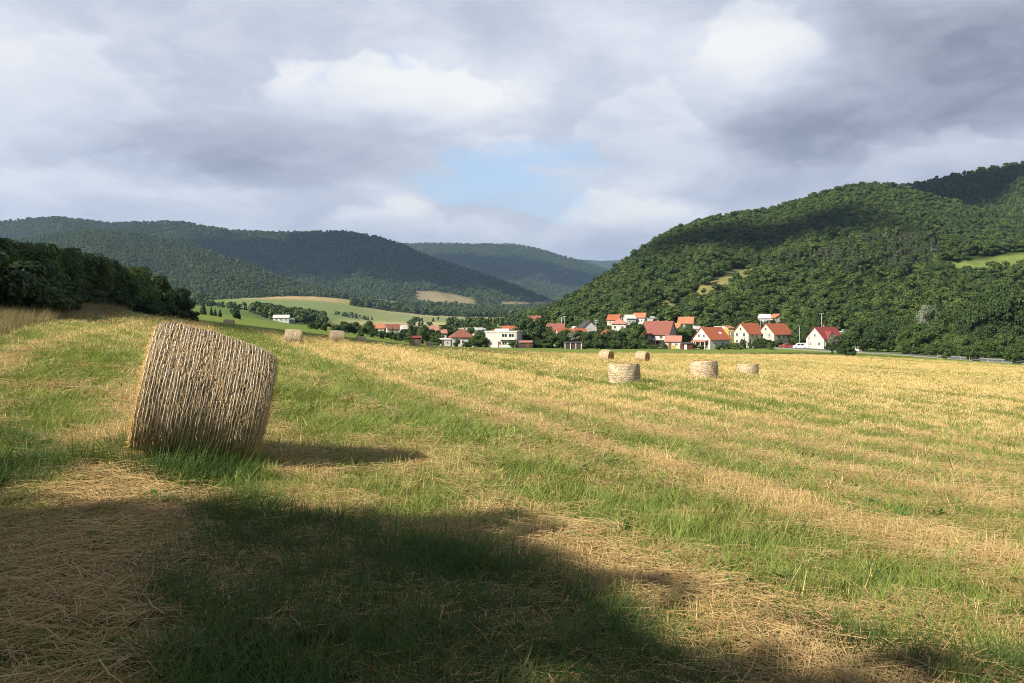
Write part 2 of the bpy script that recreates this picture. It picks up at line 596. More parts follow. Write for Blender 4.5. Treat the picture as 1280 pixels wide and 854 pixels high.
def ground_colour(x, y):
    px, Y, gold, band, inf, bank = zones(x, y)
    n1 = fbm(x * .9, y * .9, 61)
    n2 = fbm(x * .02, y * .008, 71)
    G = np.array
    c_gold = G([.60, .45, .18])
    c_green = G([.19, .215, .05])
    c_soil = G([.06, .043, .024])
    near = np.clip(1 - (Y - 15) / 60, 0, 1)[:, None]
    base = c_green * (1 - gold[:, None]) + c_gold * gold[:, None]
    # thin darker tramlines in the far stubble
    v = rowv(x, y)
    tram = np.clip(np.abs(np.sin(v * PI / 9.9 + (fbm(x * .02, y * .02, 3) - .5) * 2)) * 6 - 4.6, 0, 1)[:, None] * (1 - near)
    base = base * (1 - .25 * tram) + G([.2, .2, .05]) * .25 * tram
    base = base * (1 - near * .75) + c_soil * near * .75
    # beyond the field: verge, meadows and the valley floor
    green = G([.13, .20, .035])
    mead = green * (1 - n2[:, None] * .5) + G([.20, .20, .06]) * n2[:, None] * .5
    py = HY - (terrain(x, y) - EYE) / np.maximum(Y, 1) * F
    # strip of crop between the village and the field, and gardens
    gard = np.clip((Y - 300) / 40, 0, 1)[:, None] * np.clip((px - 520) / 60, 0, 1)[:, None]
    mead = mead * (1 - gard) + G([.07, .10, .03]) * gard
    # valley fields (Y > 600): parcels
    def parcel(p0, p1, y0, y1, c, soft=8.):
        nonlocal mead
        m = 1 / (1 + np.exp(-(px - p0 - (Y - y0) * .0) / soft)) * 1 / (1 + np.exp((px - p1) / soft)) / (1 + np.exp(-(Y - y0) / (y0 * .012))) / (1 + np.exp((Y - y1) / (y1 * .012)))
        mead = mead * (1 - m[:, None]) + G(c) * m[:, None]
    parcel(180, 430, 430, 1150, (.11, .165, .045))
    parcel(400, 760, 560, 900, (.26, .27, .10))
    parcel(430, 780, 900, 1250, (.33, .31, .15))
    parcel(440, 800, 1250, 1500, (.20, .22, .09))
    parcel(440, 820, 1500, 1900, (.30, .28, .14))
    parcel(300, 455, 1150, 1560, (.16, .20, .07))
    parcel(300, 430, 1560, 1800, (.38, .27, .13))
    parcel(430, 500, 1850, 2300, (.42, .34, .17))
    parcel(500, 640, 1900, 2500, (.12, .19, .06))
    parcel(520, 600, 2250, 2600, (.30, .22, .13))
    parcel(620, 800, 1900, 2300, (.10, .19, .08))
    c = base * inf[:, None] + mead * (1 - inf[:, None])
    dry = G([.22, .16, .07]) * (.6 + .6 * n1[:, None]) * .75 + G([.09, .11, .03]) * .25
    b = (bank * np.clip((240 - Y) / 60, 0, 1))[:, None]
    c = c * (1 - b) + dry * b
    return np.clip(c * (.82 + .36 * n1[:, None]), 0, 1)


def set_cols(me, c):
    a = me.color_attributes.new('Col', 'FLOAT_COLOR', 'POINT')
    q = np.ones((len(c), 4), np.float32)
    q[:, :3] = c
    a.data.foreach_set('color', q.ravel())


def ground_mat(name, fine, amt=.5):
    m, t, bs = new_mat(name)
    at = t.n('ShaderNodeAttribute', attribute_name='Col')
    co = t.n('ShaderNodeTexCoord').outputs['Object']
    n1 = t.noise(co, fine, 4, .65)
    n2 = t.noise(co, fine * 7, 3, .6)
    f = t.math('MULTIPLY_ADD', t.math('ADD', n1, n2), amt, 1 - amt)
    v = t.n('ShaderNodeVectorMath', operation='SCALE')
    t.set(v.inputs[0], at.outputs['Color'])
    t.set(v.inputs['Scale'], f)
    t.set(bs.inputs['Base Color'], v.outputs[0])
    bs.inputs['Roughness'].default_value = 1
    bs.inputs['Specular IOR Level'].default_value = .05
    b = t.n('ShaderNodeBump')
    b.inputs['Strength'].default_value = .6
    b.inputs['Distance'].default_value = .12
    t.set(b.inputs['Height'], n2)
    t.set(bs.inputs['Normal'], b.outputs[0])
    return m


def grid_faces(nr, nc, wrap=False):
    i = np.arange((nr - 1) * (nc if wrap else nc - 1))
    w = nc if wrap else nc - 1
    r, c = i // w, i % w
    c2 = (c + 1) % nc
    return np.stack([r * nc + c, r * nc + c2, (r + 1) * nc + c2, (r + 1) * nc + c], 1)


def build_ground():
    fine = np.linspace(-.62, .62, 620)
    back = np.linspace(.62, 2 * PI - .62, 90)[1:-1]
    az = np.concatenate([fine, back])
    r = np.concatenate([[.25], np.exp(np.linspace(math.log(.8), math.log(12000), 690))])
    AA, RR = np.meshgrid(az, r)
    x, y = (RR * np.sin(AA)).ravel(), (RR * np.cos(AA)).ravel()
    z = terrain(x, y)
    f = grid_faces(len(r), len(az), True)[:, ::-1]
    v = np.stack([x, y, z], 1)
    v = np.concatenate([v, [[0, 0, float(z[0])]]])
    me = mesh_np('ground', v, f, [ground_mat('field_ground', .9)], True)
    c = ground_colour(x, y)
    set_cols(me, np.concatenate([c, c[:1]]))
    return tag(link('ground', me), 'sloping stubble field and valley floor with meadows', None, None, 'structure')


build_ground()


# ------------------------------------------------------------------ foreground cover
def blades(seed, n, rad, h, w, lean, curve, segs=3, droop=0.):
    """a tuft of tapering blades"""
    rng = np.random.default_rng(seed)
    V, Fc = [], []
    for i in range(n):
        a, r = rng.uniform(0, 2 * PI), rad * math.sqrt(rng.uniform(0, 1))
        p = np.array([r * math.cos(a), r * math.sin(a), -.01])
        d = rng.uniform(0, 2 * PI)
        hh = h * rng.uniform(.45, 1.15)
        ln = lean * abs(rng.normal(0, 1)) + .04
        side = np.array([-math.sin(d), math.cos(d), 0]) * w * rng.uniform(.6, 1.3)
        fw = np.array([math.cos(d), math.sin(d), 0])
        b0 = len(V)
        for s in range(segs + 1):
            t = s / segs
            q = p + np.array([0, 0, hh * (t - droop * t * t)]) + fw * hh * (ln * t + curve * t * t * rng.uniform(.8, 1.2))
            k = 1 - .85 * t ** 1.5
            V += [q - side * k, q + side * k]
            if s:
                o = b0 + 2 * s
                Fc.append((o - 2, o - 1, o + 1, o))
    return np.array(V), np.array(Fc)


def straws(seed, n, rad, lo, hi, w, zmax=.075):
    rng = np.random.default_rng(seed)
    V, Fc = [], []
    main = rng.uniform(0, 2 * PI)
    for i in range(n):
        a, r = rng.uniform(0, 2 * PI), rad * math.sqrt(rng.uniform(0, 1))
        d = main + rng.normal(0, .9)
        L = rng.uniform(lo, hi) * .5
        z0, z1 = rng.uniform(.005, zmax), rng.uniform(.005, zmax)
        c = np.array([r * math.cos(a), r * math.sin(a), 0])
        e = np.array([math.cos(d), math.sin(d), 0]) * L
        bend = np.array([-math.sin(d), math.cos(d), 0]) * L * rng.normal(0, .12)
        up = np.array([0, 0, 1]) * w * .7
        sd = np.array([-math.sin(d), math.cos(d), 0]) * w * rng.uniform(.6, 1.2)
        b0 = len(V)
        for t, q in ((0, c - e + [0, 0, z0]), (.5, c + bend + [0, 0, (z0 + z1) / 2 + .006]), (1, c + e + [0, 0, z1])):
            V += [q - sd, q + up * .9, q + sd]
        for k in (0, 3):
            o = b0 + k
            Fc += [(o, o + 1, o + 4, o + 3), (o + 1, o + 2, o + 5, o + 4)]
    return np.array(V), np.array(Fc)


def weed(seed):
    rng = np.random.default_rng(seed)
    V, Fc = [], []
    for i in range(14):
        a = rng.uniform(0, 2 * PI)
        L, w = rng.uniform(.06, .15), rng.uniform(.015, .03)
        el = rng.uniform(.3, 1.0)
        d = np.array([math.cos(a) * math.cos(el), math.sin(a) * math.cos(el), math.sin(el)])
        s = np.array([-math.sin(a), math.cos(a), 0]) * w
        b0 = len(V)
        prof = [(0, .15), (.3, .8), (.6, 1), (.85, .6), (1, .08)]
        for t, k in prof:
            q = d * L * t + np.array([0, 0, .04 - .05 * t * t])
            V += [q - s * k, q + s * k]
        for k in range(4):
            o = b0 + 2 * k
            Fc.append((o, o + 1, o + 3, o + 2))
    return np.array(V), np.array(Fc)


def protos(nm, fn, seeds, mat):
    return [mesh_np(nm, *fn(s), [mat]) for s in seeds]


GR_GREEN = protos('grass_tuft', lambda s: blades(s, 26, .13, .17, .0028, .35, .35), range(4), M['grass_a'])
GR_LUSH = protos('lush_tuft', lambda s: blades(s + 50, 34, .12, .22, .003, .35, .5), range(3), M['grass_b'])
GR_STUB = protos('stubble_tuft', lambda s: blades(s + 100, 22, .13, .15, .0022, .30, .04, 1), range(4), M['stubble'])
GR_STRAW = protos('straw_litter', lambda s: straws(s, 30, .2, .06, .30, .0022), range(4), M['straw'])
GR_FARG = protos('far_grass', lambda s: blades(s + 200, 70, .36, .12, .006, .3, .3, 2), range(3), M['grass_a'])
GR_FARS = protos('far_stubble', lambda s: blades(s + 300, 70, .36, .13, .0055, .25, .05, 1), range(3), M['stubble'])
GR_DRY = protos('dry_tuft', lambda s: blades(s + 400, 40, .3, .75, .007, .18, .22, 3), range(3), M['drygrass'])
GR_WEED = protos('weed', weed, range(3), M['weed'])


def sample(n_of, y0, y1, umax=.78, seed=0):
    """points in the wedge in front of the camera with density n_of(Y) per square metre"""
    rng = np.random.default_rng(seed)
    edges = np.exp(np.linspace(math.log(y0), math.log(y1), 26))
    xs, ys = [], []
    for a, b in zip(edges[:-1], edges[1:]):
        area = umax * (b * b - a * a)
        n = int(area * n_of((a + b) / 2))
        Y = np.sqrt(rng.uniform(a * a, b * b, n))
        xs.append(rng.uniform(-umax, umax, n) * Y)
        ys.append(Y)
    return np.concatenate(xs), np.concatenate(ys), rng


BALE_XY = (-3.14, 8.75)


def cover(name, pr, label, x, y, keep, hscale, wscale, rng, jitter=.35, tiltamt=.22):
    qx, qy = x - BALE_XY[0], y - BALE_XY[1]
    d = np.maximum(np.abs(qx * .94 + qy * .34) / .60, np.abs(-qx * .34 + qy * .94) / .30)
    keep = keep & (d > 1)
    x, y = x[keep], y[keep]
    n = len(x)
    wscale = (wscale[keep] if hasattr(wscale, '__len__') else np.full(n, wscale)) * rng.uniform(1 - jitter, 1 + jitter, n)
    hscale = (hscale[keep] if hasattr(hscale, '__len__') else np.full(n, hscale)) * rng.uniform(1 - jitter, 1 + jitter, n)
    return scatter(name, pr, np.stack([x, y, terrain(x, y)], 1), rng.uniform(0, 2 * PI, n), np.stack([wscale, wscale, hscale], 1),
                   rng.integers(0, len(pr), n), label, rng.normal(0, tiltamt, (n, 2)))


def field_cover():
    dens = lambda Y: 190 * min(1, (6.0 / Y)) ** 1.55
    x, y, rng = sample(dens, 2.2, 24, .8, 1)
    px, Y, gold, band, inf, bank = zones(x, y)
    u = rng.random(len(x))
    lush = fbm(x * .6, y * .6, 88)
    lushm = (lush > .47) & (x * .56 + y * .83 < 4.7) & (band < .45)  # darker lush tufts kept to the ground where the tree shade falls
    wid = np.clip(Y / 7, 1, 2.2)
    hv = .75 + .7 * fbm(x * .8, y * .8, 99)
    nb = np.exp(-(((x + 3.05) / .75) ** 2 + ((y - 8.0) / .55) ** 2)) + .7 * np.exp(-(((x + 4.1) / .35) ** 2 + ((y - 8.9) / .9) ** 2))
    gold = gold * (1 - np.clip(nb * 1.3, 0, .9))
    lushm = lushm | (nb > .45)
    hv = hv * (1 + .5 * nb)
    isg = u > gold
    shade_left = (px < 330) & (Y < 9)
    cover('grass', GR_GREEN, 'short green grass growing through the stubble', x, y, isg & ~lushm, .56 * hv, wid, rng)
    cover('lush_grass', GR_LUSH, 'taller lush green grass tufts in the foreground', x, y, isg & lushm & (u > .25), .72 * hv, wid, rng)
    cover('stubble', GR_STUB, 'golden cut stubble stalks standing in rows', x, y, (~isg) & ~(shade_left & (u < .93 * gold + .25)), (.8 * hv * (.7 + .55 * band)), wid, rng)
    # lying straw
    x, y, rng = sample(lambda Y: 150 * min(1, (6. / Y)) ** 1.6, 2.2, 26, .8, 2)
    px, Y, gold, band, inf, bank = zones(x, y)
    u = rng.random(len(x))
    nb = np.exp(-(((x + 3.05) / .75) ** 2 + ((y - 8.0) / .55) ** 2))
    p = np.clip(gold * 1.1 - .08 - nb, 0, 1) + np.where((Y < 8) & (px < 420), .22 * (band + .15), 0) + np.where(x * .56 + y * .83 < 5.2, np.clip((fbm(x * 1.1, y * 1.1, 45) - .42) * 3.5, 0, .7), 0)
    cover('straw', GR_STRAW, 'loose straw lying on the ground between the rows', x, y, u < p, 1. + .5 * band, np.clip(Y / 8, 1, 2), rng, tiltamt=.09)
    # farther cover
    x, y, rng = sample(lambda Y: 26 * (24. / Y) ** 1.6, 20, 200, .75, 3)
    px, Y, gold, band, inf, bank = zones(x, y)
    u = rng.random(len(x))
    ok = (inf > .5) & (bank < .6)
    wid = np.clip(Y / 28, .8, 2.5)
    cover('distant_grass', GR_FARG, 'green regrowth in the farther stubble', x, y, ok & (u > gold), .8, wid, rng)
    cover('distant_stubble', GR_FARS, 'golden stubble covering the farther field', x, y, ok & (u <= gold), .85, wid, rng)
    # dry grass bank at the left edge
    x, y, rng = sample(lambda Y: 5.5 * min(1, 30. / Y) ** 1.2, 18, 150, .75, 4)
    px, Y, gold, band, inf, bank = zones(x, y)
    keep = (bank > .5) & (rng.random(len(x)) < .9)
    cover('dry_grass', GR_DRY, 'tall dry grass on the bank at the left edge of the field', x, y, keep, np.where(Y < 55, .75, .45), np.clip(Y / 45, 1, 2.4), rng)
    x, y, rng = sample(lambda Y: 2.4 * min(1, 7 / Y) ** 1.5, 2.6, 14, .7, 5)
    cover('weeds', GR_WEED, 'small broad leaved weeds among the grass', x, y, fbm(x * .5, y * .5, 77) > .5, 1., 1., rng)


field_cover()


# ------------------------------------------------------------------ straw bales
def bale_mat():
    m, t, bs = new_mat('bale_straw')
    co = t.n('ShaderNodeTexCoord').outputs['Object']
    n1 = t.noise(t.vmul(co, (9, 2.2, 2.2)), 6, 5, .7)
    n2 = t.noise(co, 2.2, 3, .6)
    col = t.mix(t.ramp(n1, .3, .7), (.10, .06, .027), (.46, .34, .19))
    col = t.mix(t.ramp(n2, .35, .7, 0, .55), col, (.33, .21, .09))
    n3 = t.noise(t.vmul(co, (1, .12, .12)), 11, 3, .6)
    col = t.mix(t.ramp(n3, .42, .66, 0, .6), col, (.56, .48, .35))
    t.set(bs.inputs['Base Color'], col)
    bs.inputs['Roughness'].default_value = .95
    b = t.n('ShaderNodeBump')
    b.inputs['Strength'].default_value = 1
    b.inputs['Distance'].default_value = .02
    t.set(b.inputs['Height'], n1)
    t.set(bs.inputs['Normal'], b.outputs[0])
    return m


M['bale'] = bale_mat()
M['net'] = leaf_mat('net_twine', [(.58, .50, .36), (.74, .66, .50), (.66, .56, .39)], .05, tint=.3)
M['strand'] = leaf_mat('bale_strand', [(.28, .175, .08), (.58, .43, .23), (.70, .57, .35)], .1, tint=.3)
M['strand_end'] = leaf_mat('bale_end_strand', [(.42, .25, .08), (.62, .42, .17), (.7, .52, .26)], .25, tint=.3)


def bale_parts(L, r0, r1, seed, nstr, nring, nends, na=220, nl=110, sag=.92, sw=.0035):
    """roll, net rings, surface strands and straw of the two flat ends; axis along x, centre at origin"""
    rng = np.random.default_rng(seed)

    def rad(x, a):
        t = np.clip(x / L + .5, 0, 1)
        r = r0 + (r1 - r0) * t
        r = r * (1 + .022 * np.sin(t * PI))
        edge = np.minimum(t, 1 - t)
        r = r - .035 * np.exp(-edge / .02) - .03 * np.exp(-edge / .08)
        lump = (fbm(np.cos(a) * 2.1 + 5 + x * 1.5, np.sin(a) * 2.1 + x * 2.2 + 9, seed, 3) - .5) * .09
        return r + lump

    def surf(x, a, off=0.):
        r = rad(x, a) + off
        y, z = r * np.sin(a), r * np.cos(a)
        zmin = -sag * (r0 + (r1 - r0) * np.clip(x / L + .5, 0, 1))
        return np.stack([x, y, np.where(z < zmin, zmin + (z - zmin) * .15, z)], -1)
    xs = np.linspace(-L / 2, L / 2, nl)
    an = np.linspace(0, 2 * PI, na + 1)[:-1]
    X, A = np.meshgrid(xs, an, indexing='ij')
    x, a = X.ravel(), A.ravel()
    groove = .008 * np.cos(x / L * 2 * PI * nring) + (vnoise(x * 120, a * 26, seed) - .5) * .022
    v = surf(x, a, groove)
    f = grid_faces(nl, na, True)
    # ends: rings of the spiral towards the centre
    nv = [v]
    fs = [f]
    base = len(v)
    for s, x0 in ((-1, 0), (1, nl - 1)):
        rim = v[x0 * na:(x0 + 1) * na]
        cen = rim.mean(0)
        rr = np.linspace(1, .04, 22)
        ring = [cen + (rim - cen) * k + np.stack([s * (.012 * np.sin(k * 60) + (vnoise(an * 8, an * 0 + k * 30, 4) - .5) * .05 - .02), an * 0, an * 0], 1) for k in rr]
        nv.append(np.concatenate(ring))
        g = grid_faces(len(rr), na, True) + base
        fs.append(g if s > 0 else g[:, ::-1])
        cap0 = np.stack([np.arange(na) + x0 * na, (np.arange(na) + 1) % na + x0 * na, (np.arange(na) + 1) % na + base, np.arange(na) + base], 1)
        fs.append(cap0 if s > 0 else cap0[:, ::-1])
        base += len(rr) * na
    roll = mesh_np('straw_roll', np.concatenate(nv), np.concatenate(fs), [M['bale']], True)
    # net wrap: flat pale twines round the roll, broken where straw covers them
    V, Fc = [], []
    b = 0
    m = max(60, na)
    aa = np.linspace(0, 2 * PI, m + 1)
    for i in range(nring):
        x0 = (i + .5) / nring * L - L / 2 + rng.normal(0, .004)
        w = (.0035 + .006 * fbm(np.array([x0 * 9.]), np.array([2.]), 6, 3)[0]) * (40 / nring)
        wob = (fbm(aa * 3, aa * 0 + i, 3) - .5) * .024 + (vnoise(aa * 12, aa * 0 + i * 3.3, 5) - .5) * .004
        wv = w * (.65 + .6 * fbm(aa * 9, aa * 0 + i * 7.1, 2))
        lift = .021 + .006 * (vnoise(aa * 9, aa * 0 + i, 9) - .5)
        p0, p1, pm = surf(x0 + wob - wv, aa, lift - .008), surf(x0 + wob + wv, aa, lift - .008), surf(x0 + wob, aa, lift + .004)
        V.append(np.stack([p0, pm, p1], 1).reshape(-1, 3))
        k = np.arange(m)
        cut = fbm(aa[:-1] * 9, aa[:-1] * 0 + i * 5.5, 12, 3) + .9 * (fbm(aa[:-1] * 2.5, aa[:-1] * 0 + x0 * 5, 13, 3) - .5) > .27
        k = k[cut]
        o = b + 3 * k
        Fc += [np.stack([o, o + 1, o + 4, o + 3], 1), np.stack([o + 1, o + 2, o + 5, o + 4], 1)]
        b += 3 * (m + 1)
    net = mesh_np('net_wrap', np.concatenate(V), np.concatenate(Fc), [M['net']], True)

    def strand(c, d, nrm, ln, w):
        sd = unit(np.cross(d, nrm)) * w[:, None]
        e = d * ln[:, None]
        q = np.stack([c - e - sd, c - e + sd, c + e + sd * .6, c + e - sd * .6], 1)
        return q.reshape(-1, 3)
    n = nstr
    x, a = rng.uniform(-L / 2, L / 2, n), rng.uniform(0, 2 * PI, n)
    c = surf(x, a, .012 + rng.uniform(-.006, .012, n))
    nr = np.stack([np.zeros(n), np.sin(a), np.cos(a)], 1)
    tg = np.stack([np.zeros(n), np.cos(a), -np.sin(a)], 1)
    dv = rng.normal(0, .28, n)
    d = unit(tg * np.cos(dv)[:, None] + np.array([1., 0, 0]) * np.sin(dv)[:, None] + nr * np.where(rng.random(n) < .12, rng.normal(0, .5, n), rng.normal(0, .12, n))[:, None])
    q = strand(c, d, nr, rng.uniform(.015, .07, n), rng.uniform(.4, 1.2, n) * sw)
    loose = mesh_np('surface_straw', q, np.arange(len(q)).reshape(-1, 4), [M['strand']])
    n = nends
    s = rng.choice([-1, 1], n)
    rfrac = np.sqrt(rng.uniform(.0, 1.0, n))
    a = rng.uniform(0, 2 * PI, n)
    rim = surf(s * (L / 2 - .02), a)
    c = rim * np.stack([np.ones(n), rfrac, rfrac], 1)
    c[:, 0] += s * rng.uniform(-.01, .035, n)
    nr = np.stack([s * 1., np.zeros(n), np.zeros(n)], 1)
    tg = np.stack([np.zeros(n), np.cos(a), -np.sin(a)], 1)
    d = unit(tg + nr * rng.normal(.15, .5, n)[:, None] + np.stack([np.zeros(n), np.sin(a), np.cos(a)], 1) * rng.normal(0, .5, n)[:, None])
    q = strand(c, d, unit(nr + rng.normal(size=(n, 3)) * .4), rng.uniform(.03, .09, n), rng.uniform(.6, 1.2, n) * sw)
    ends = mesh_np('end_straw', q, np.arange(len(q)).reshape(-1, 4), [M['strand_end']])
    return roll, net, loose, ends


def bale(parts, x, y, zc, yaw, tilt, label, upright=False, scale=1., group='round straw bales on the stubble field'):
    # the empty sits at the base of the bale
    root = empty('straw_bale', (x, y, zc), 0, label, 'straw bale', group)
    if upright:
        root.rotation_euler = (0, R(90), yaw)
    else:
        root.rotation_euler = (0, tilt, yaw)
    root.scale = (scale,) * 3
    for nm, me in zip(('straw_roll', 'net_wrap', 'surface_straw', 'end_straw'), parts):
        link(nm, me, root)
    return root


big = bale_parts(1.2, .648, .565, 5, 20000, 40, 6500, 300, 150, .93, .0021)
bx, by = U(257) * 8.75, 8.75
BALE_GZ = tz(bx, by)
bale(big, bx, by, .865, R(20), R(11.5), 'large net wrapped straw bale in the foreground, leaning downhill beside the straw path')
mid = bale_parts(1.25, .62, .60, 8, 2600, 22, 1200, 96, 40, .95, .008)
ups = bale_parts(1.05, .74, .72, 9, 2600, 24, 1200, 96, 40, 1.5, .009)
far_b = bale_parts(1.25, .62, .60, 10, 700, 14, 500, 48, 20, .95, .014)
for px, Y, kind, yaw, lab in [
    (780, 41, 'up', 20, 'upright straw bale nearest in the open field, just below the two lying bales'),
    (880, 47, 'up', 130, 'upright straw bale in the open field, middle of the three upright ones'),
    (935, 64, 'up', 250, 'smallest upright straw bale, furthest right in the open field'),
    (367, 64, 'lie', 12, 'straw bale standing just right of and behind the large foreground bale'),
    (421, 78, 'lie', 24, 'straw bale on the slope, second behind the large foreground bale'),
    (451, 112, 'far', 18, 'small straw bale on the slope near the hedge, right of two larger bales'),
    (519, 128, 'far', 60, 'small greyish straw bale in front of the red roofed hut'),
    (537, 205, 'far', 30, 'tiny straw bale near the far field edge beside the low white shed'),
    (286, 112, 'far', 5, 'lone straw bale on the bright green meadow behind the large bale'),
    (758, 92, 'lie', -42, 'lying straw bale with its round end showing, left of the pair before the village'),
    (803, 94, 'lie', -38, 'lying straw bale with its round end showing, right of the pair before the village')]:
    x, y = U(px) * Y, Y
    g = tz(x, y)
    if kind == 'up':
        bale(ups, x, y, g + .48, R(yaw), 0, lab, True)
    elif kind == 'lie':
        bale(mid, x, y, g + .55, R(yaw), R(3), lab)
    else:
        bale(far_b[:2], x, y, g + .54, R(yaw), R(3), lab)


# ------------------------------------------------------------------ hills and forests
M['hill'] = ground_mat('hill_ground', .02, .5)


def far_crown(seed, n, s, lobes=7, shape='round'):
    return crown(seed, n, lobes, s, shape, .2, .34)[0]


FAR_B = [mesh_np('forest_crown', *far_crown(200 + k, 190, .105), [M['leaf_far']]) for k in range(4)]
NEAR_B = [mesh_np('forest_crown', *far_crown(210 + k, 1000, .047, 12), [M['leaf_far']]) for k in range(6)]
NEAR_G = [mesh_np('forest_crown', *conifer(220 + k, 420, .07, .26), [M['needle_grey']]) for k in range(3)]
FAR_C = [mesh_np('forest_crown', *conifer(230 + k, 110, .13, .3), [M['needle']]) for k in range(2)]


class Hill:
    def __init__(s, name, ridge, Yr, base, Yb, prof=1., amp=6., seed=0, back=.35, nt=70, step=5., spur=.012):
        px0, px1 = ridge[0][0], ridge[-1][0]
        s.px = np.linspace(px0, px1, int((px1 - px0) / step) + 2)
        s.t = np.linspace(0, 1 + back, nt)
        Tm, PX = np.meshgrid(s.t, s.px, indexing='ij')
        rp = np.interp(PX, *zip(*ridge))
        bp = np.interp(PX, *zip(*base))
        yr = np.interp(PX, *zip(*Yr))
        yb = np.interp(PX, *zip(*Yb))
        w = np.sin(np.clip(Tm, 0, 1) * PI)
        # spurs and gullies move the slope towards and away from the valley
        gul = (fbm(PX * spur + Tm * .8 + seed, Tm * 1.2, seed, 4) - .5)
        Y = yb + (yr - yb) * Tm + gul * w * (yr - yb) * .55
        up = np.clip(Tm, 0, 1)
        g = (1 - (1 - up) ** prof)
        py = bp + (rp - bp) * g + gul * amp * w
        X, Z = U(PX) * Y, EYE - (py - HY) / F * Y
        dn = np.clip(Tm - 1, 0, 9)
        zr = EYE - (rp - HY) / F * yr
        zb = EYE - (bp - HY) / F * yb
        Z = np.where(dn > 0, zr - (dn * 1.0) ** 1.3 * (zr - zb) * 1.2, Z)
        Z = Z - np.where(Tm < .04, (1 - Tm / .04) * (.012 * yb + 2), 0)
        s.PX, s.PY, s.Y, s.X, s.Z, s.Tm = PX, HY - (Z - EYE) / Y * F, Y, X, Z, Tm
        s.name, s.seed = name, seed
        s.shape = PX.shape

    def build(s, col_fn, label, name='hill'):
        v = np.stack([s.X, s.Y, s.Z], -1).reshape(-1, 3)
        me = mesh_np(name, v, grid_faces(*s.shape), [M['hill']], True)
        c = col_fn(s.PX.ravel(), s.PY.ravel(), s.X.ravel(), s.Y.ravel())
        set_cols(me, c)
        s.o = tag(link(name, me), label, None, None, 'structure')
        return s

    def points(s, spacing, seed, keep=None, tmax=1.12):
        rng = np.random.default_rng(seed)
        v = np.stack([s.X, s.Y, s.Z], -1)
        a = np.linalg.norm(np.cross(v[1:, :-1] - v[:-1, :-1], v[:-1, 1:] - v[:-1, :-1]), axis=-1)
        a = np.where(s.Tm[:-1, :-1] < tmax, a, 0)
        n = int(a.sum() / spacing ** 2)
        k = rng.choice(a.size, n, p=(a / a.sum()).ravel())
        i, j = k // a.shape[1], k % a.shape[1]
        u, w = rng.random((2, n))
        lerp = lambda q: (q[i, j] * (1 - u) * (1 - w) + q[i + 1, j] * u * (1 - w) + q[i, j + 1] * (1 - u) * w + q[i + 1, j + 1] * u * w)
        x, y, z = lerp(s.X), lerp(s.Y), lerp(s.Z)
        px, py = CX + F * x / y, HY - (z - EYE) / y * F
        m = np.ones(n, bool) if keep is None else keep(px, py, x, y)
        return x[m], y[m], z[m], px[m], py[m], rng

    def forest(s, spacing, h, seed, label, protos=None, keep=None, hj=.3, wr=.9, kinds=None, name='forest'):
        protos = protos or FAR_B
        x, y, z, px, py, rng = s.points(spacing, seed, keep)
        n = len(x)
        hh = h * rng.uniform(1 - hj, 1 + hj, n)
        ww = h * wr * (.5 + .5 * hh / h) * rng.uniform(.8, 1.25, n)
        idx = rng.integers(0, len(protos), n) if kinds is None else kinds(px, py, rng)
        return scatter(name, protos, np.stack([x, y, z - .04 * hh], 1), rng.uniform(0, 6.28, n), np.stack([ww, ww, hh], 1), idx, label)


def woods(px, py, x, y):
    n = fbm(x * .02, y * .02, 3)[:, None]
    return np.array([.028, .045, .014]) * (.7 + .6 * n)


def blend(c, m, to):
    return c * (1 - m[:, None]) + np.array(to) * m[:, None]


def sg(v, w):
    return 1 / (1 + np.exp(np.clip(-v / w, -60, 60)))


# farthest pale ridge, far right ridge of the left range, main left range and its front spur
Hill('l3', [(560, 335), (640, 330), (690, 321), (720, 324), (750, 326), (785, 325), (830, 330), (900, 338)], [(560, 9500), (900, 9500)],
     [(560, 380), (900, 380)], [(560, 6500), (900, 6500)], 1., 4, 3).build(woods, 'farthest pale wooded ridge at the end of the valley')
l2 = Hill('l2', [(380, 330), (440, 312), (500, 306), (540, 305), (580, 306), (640, 306), (670, 311), (700, 320), (730, 328), (760, 338), (800, 362), (850, 385)],
          [(380, 6500), (850, 6300)], [(380, 384), (850, 386)], [(380, 4300), (850, 4300)], 1.2, 8, 4).build(woods, 'blue green wooded ridge closing the valley')
l2.forest(19, 14, 44, 'forest covering the ridge that closes the valley', hj=.25)
L1R = [(-260, 300), (-150, 292), (-60, 284), (0, 279), (35, 275), (70, 273), (105, 277), (140, 281), (180, 279), (220, 278), (250, 283), (290, 290), (350, 292), (400, 291), (430, 291), (470, 297), (500, 307), (540, 324), (580, 337), (620, 350), (660, 366), (700, 382), (740, 392)]
def l1_open(px, py, x, y):
    w = (fbm(px * .06, py * .06, 14) - .5) * 6
    a = sg(px - 519 + w, 2) * sg(594 - px - w, 3) * sg(py + w * .5 - np.interp(px, [520, 545, 595], [364, 364, 374]), .8) * sg(np.interp(px, [520, 595], [377, 381]) - py - w * .3, .8)
    b = sg(px - 436 + w, 2) * sg(500 - px, 3) * sg(py + w * .3 - np.interp(px, [436, 500], [370, 377]), .7) * sg(np.interp(px, [436, 500], [376, 382]) - py, .7)
    c = sg(px - 622 + w, 2) * sg(690 - px, 3) * sg(py + w * .3 - 377, .7) * sg(382 - py, .7)
    return np.clip(a + b + c, 0, 1)


def l1_col(px, py, x, y):
    return blend(woods(px, py, x, y), l1_open(px, py, x, y), (.22, .185, .10))


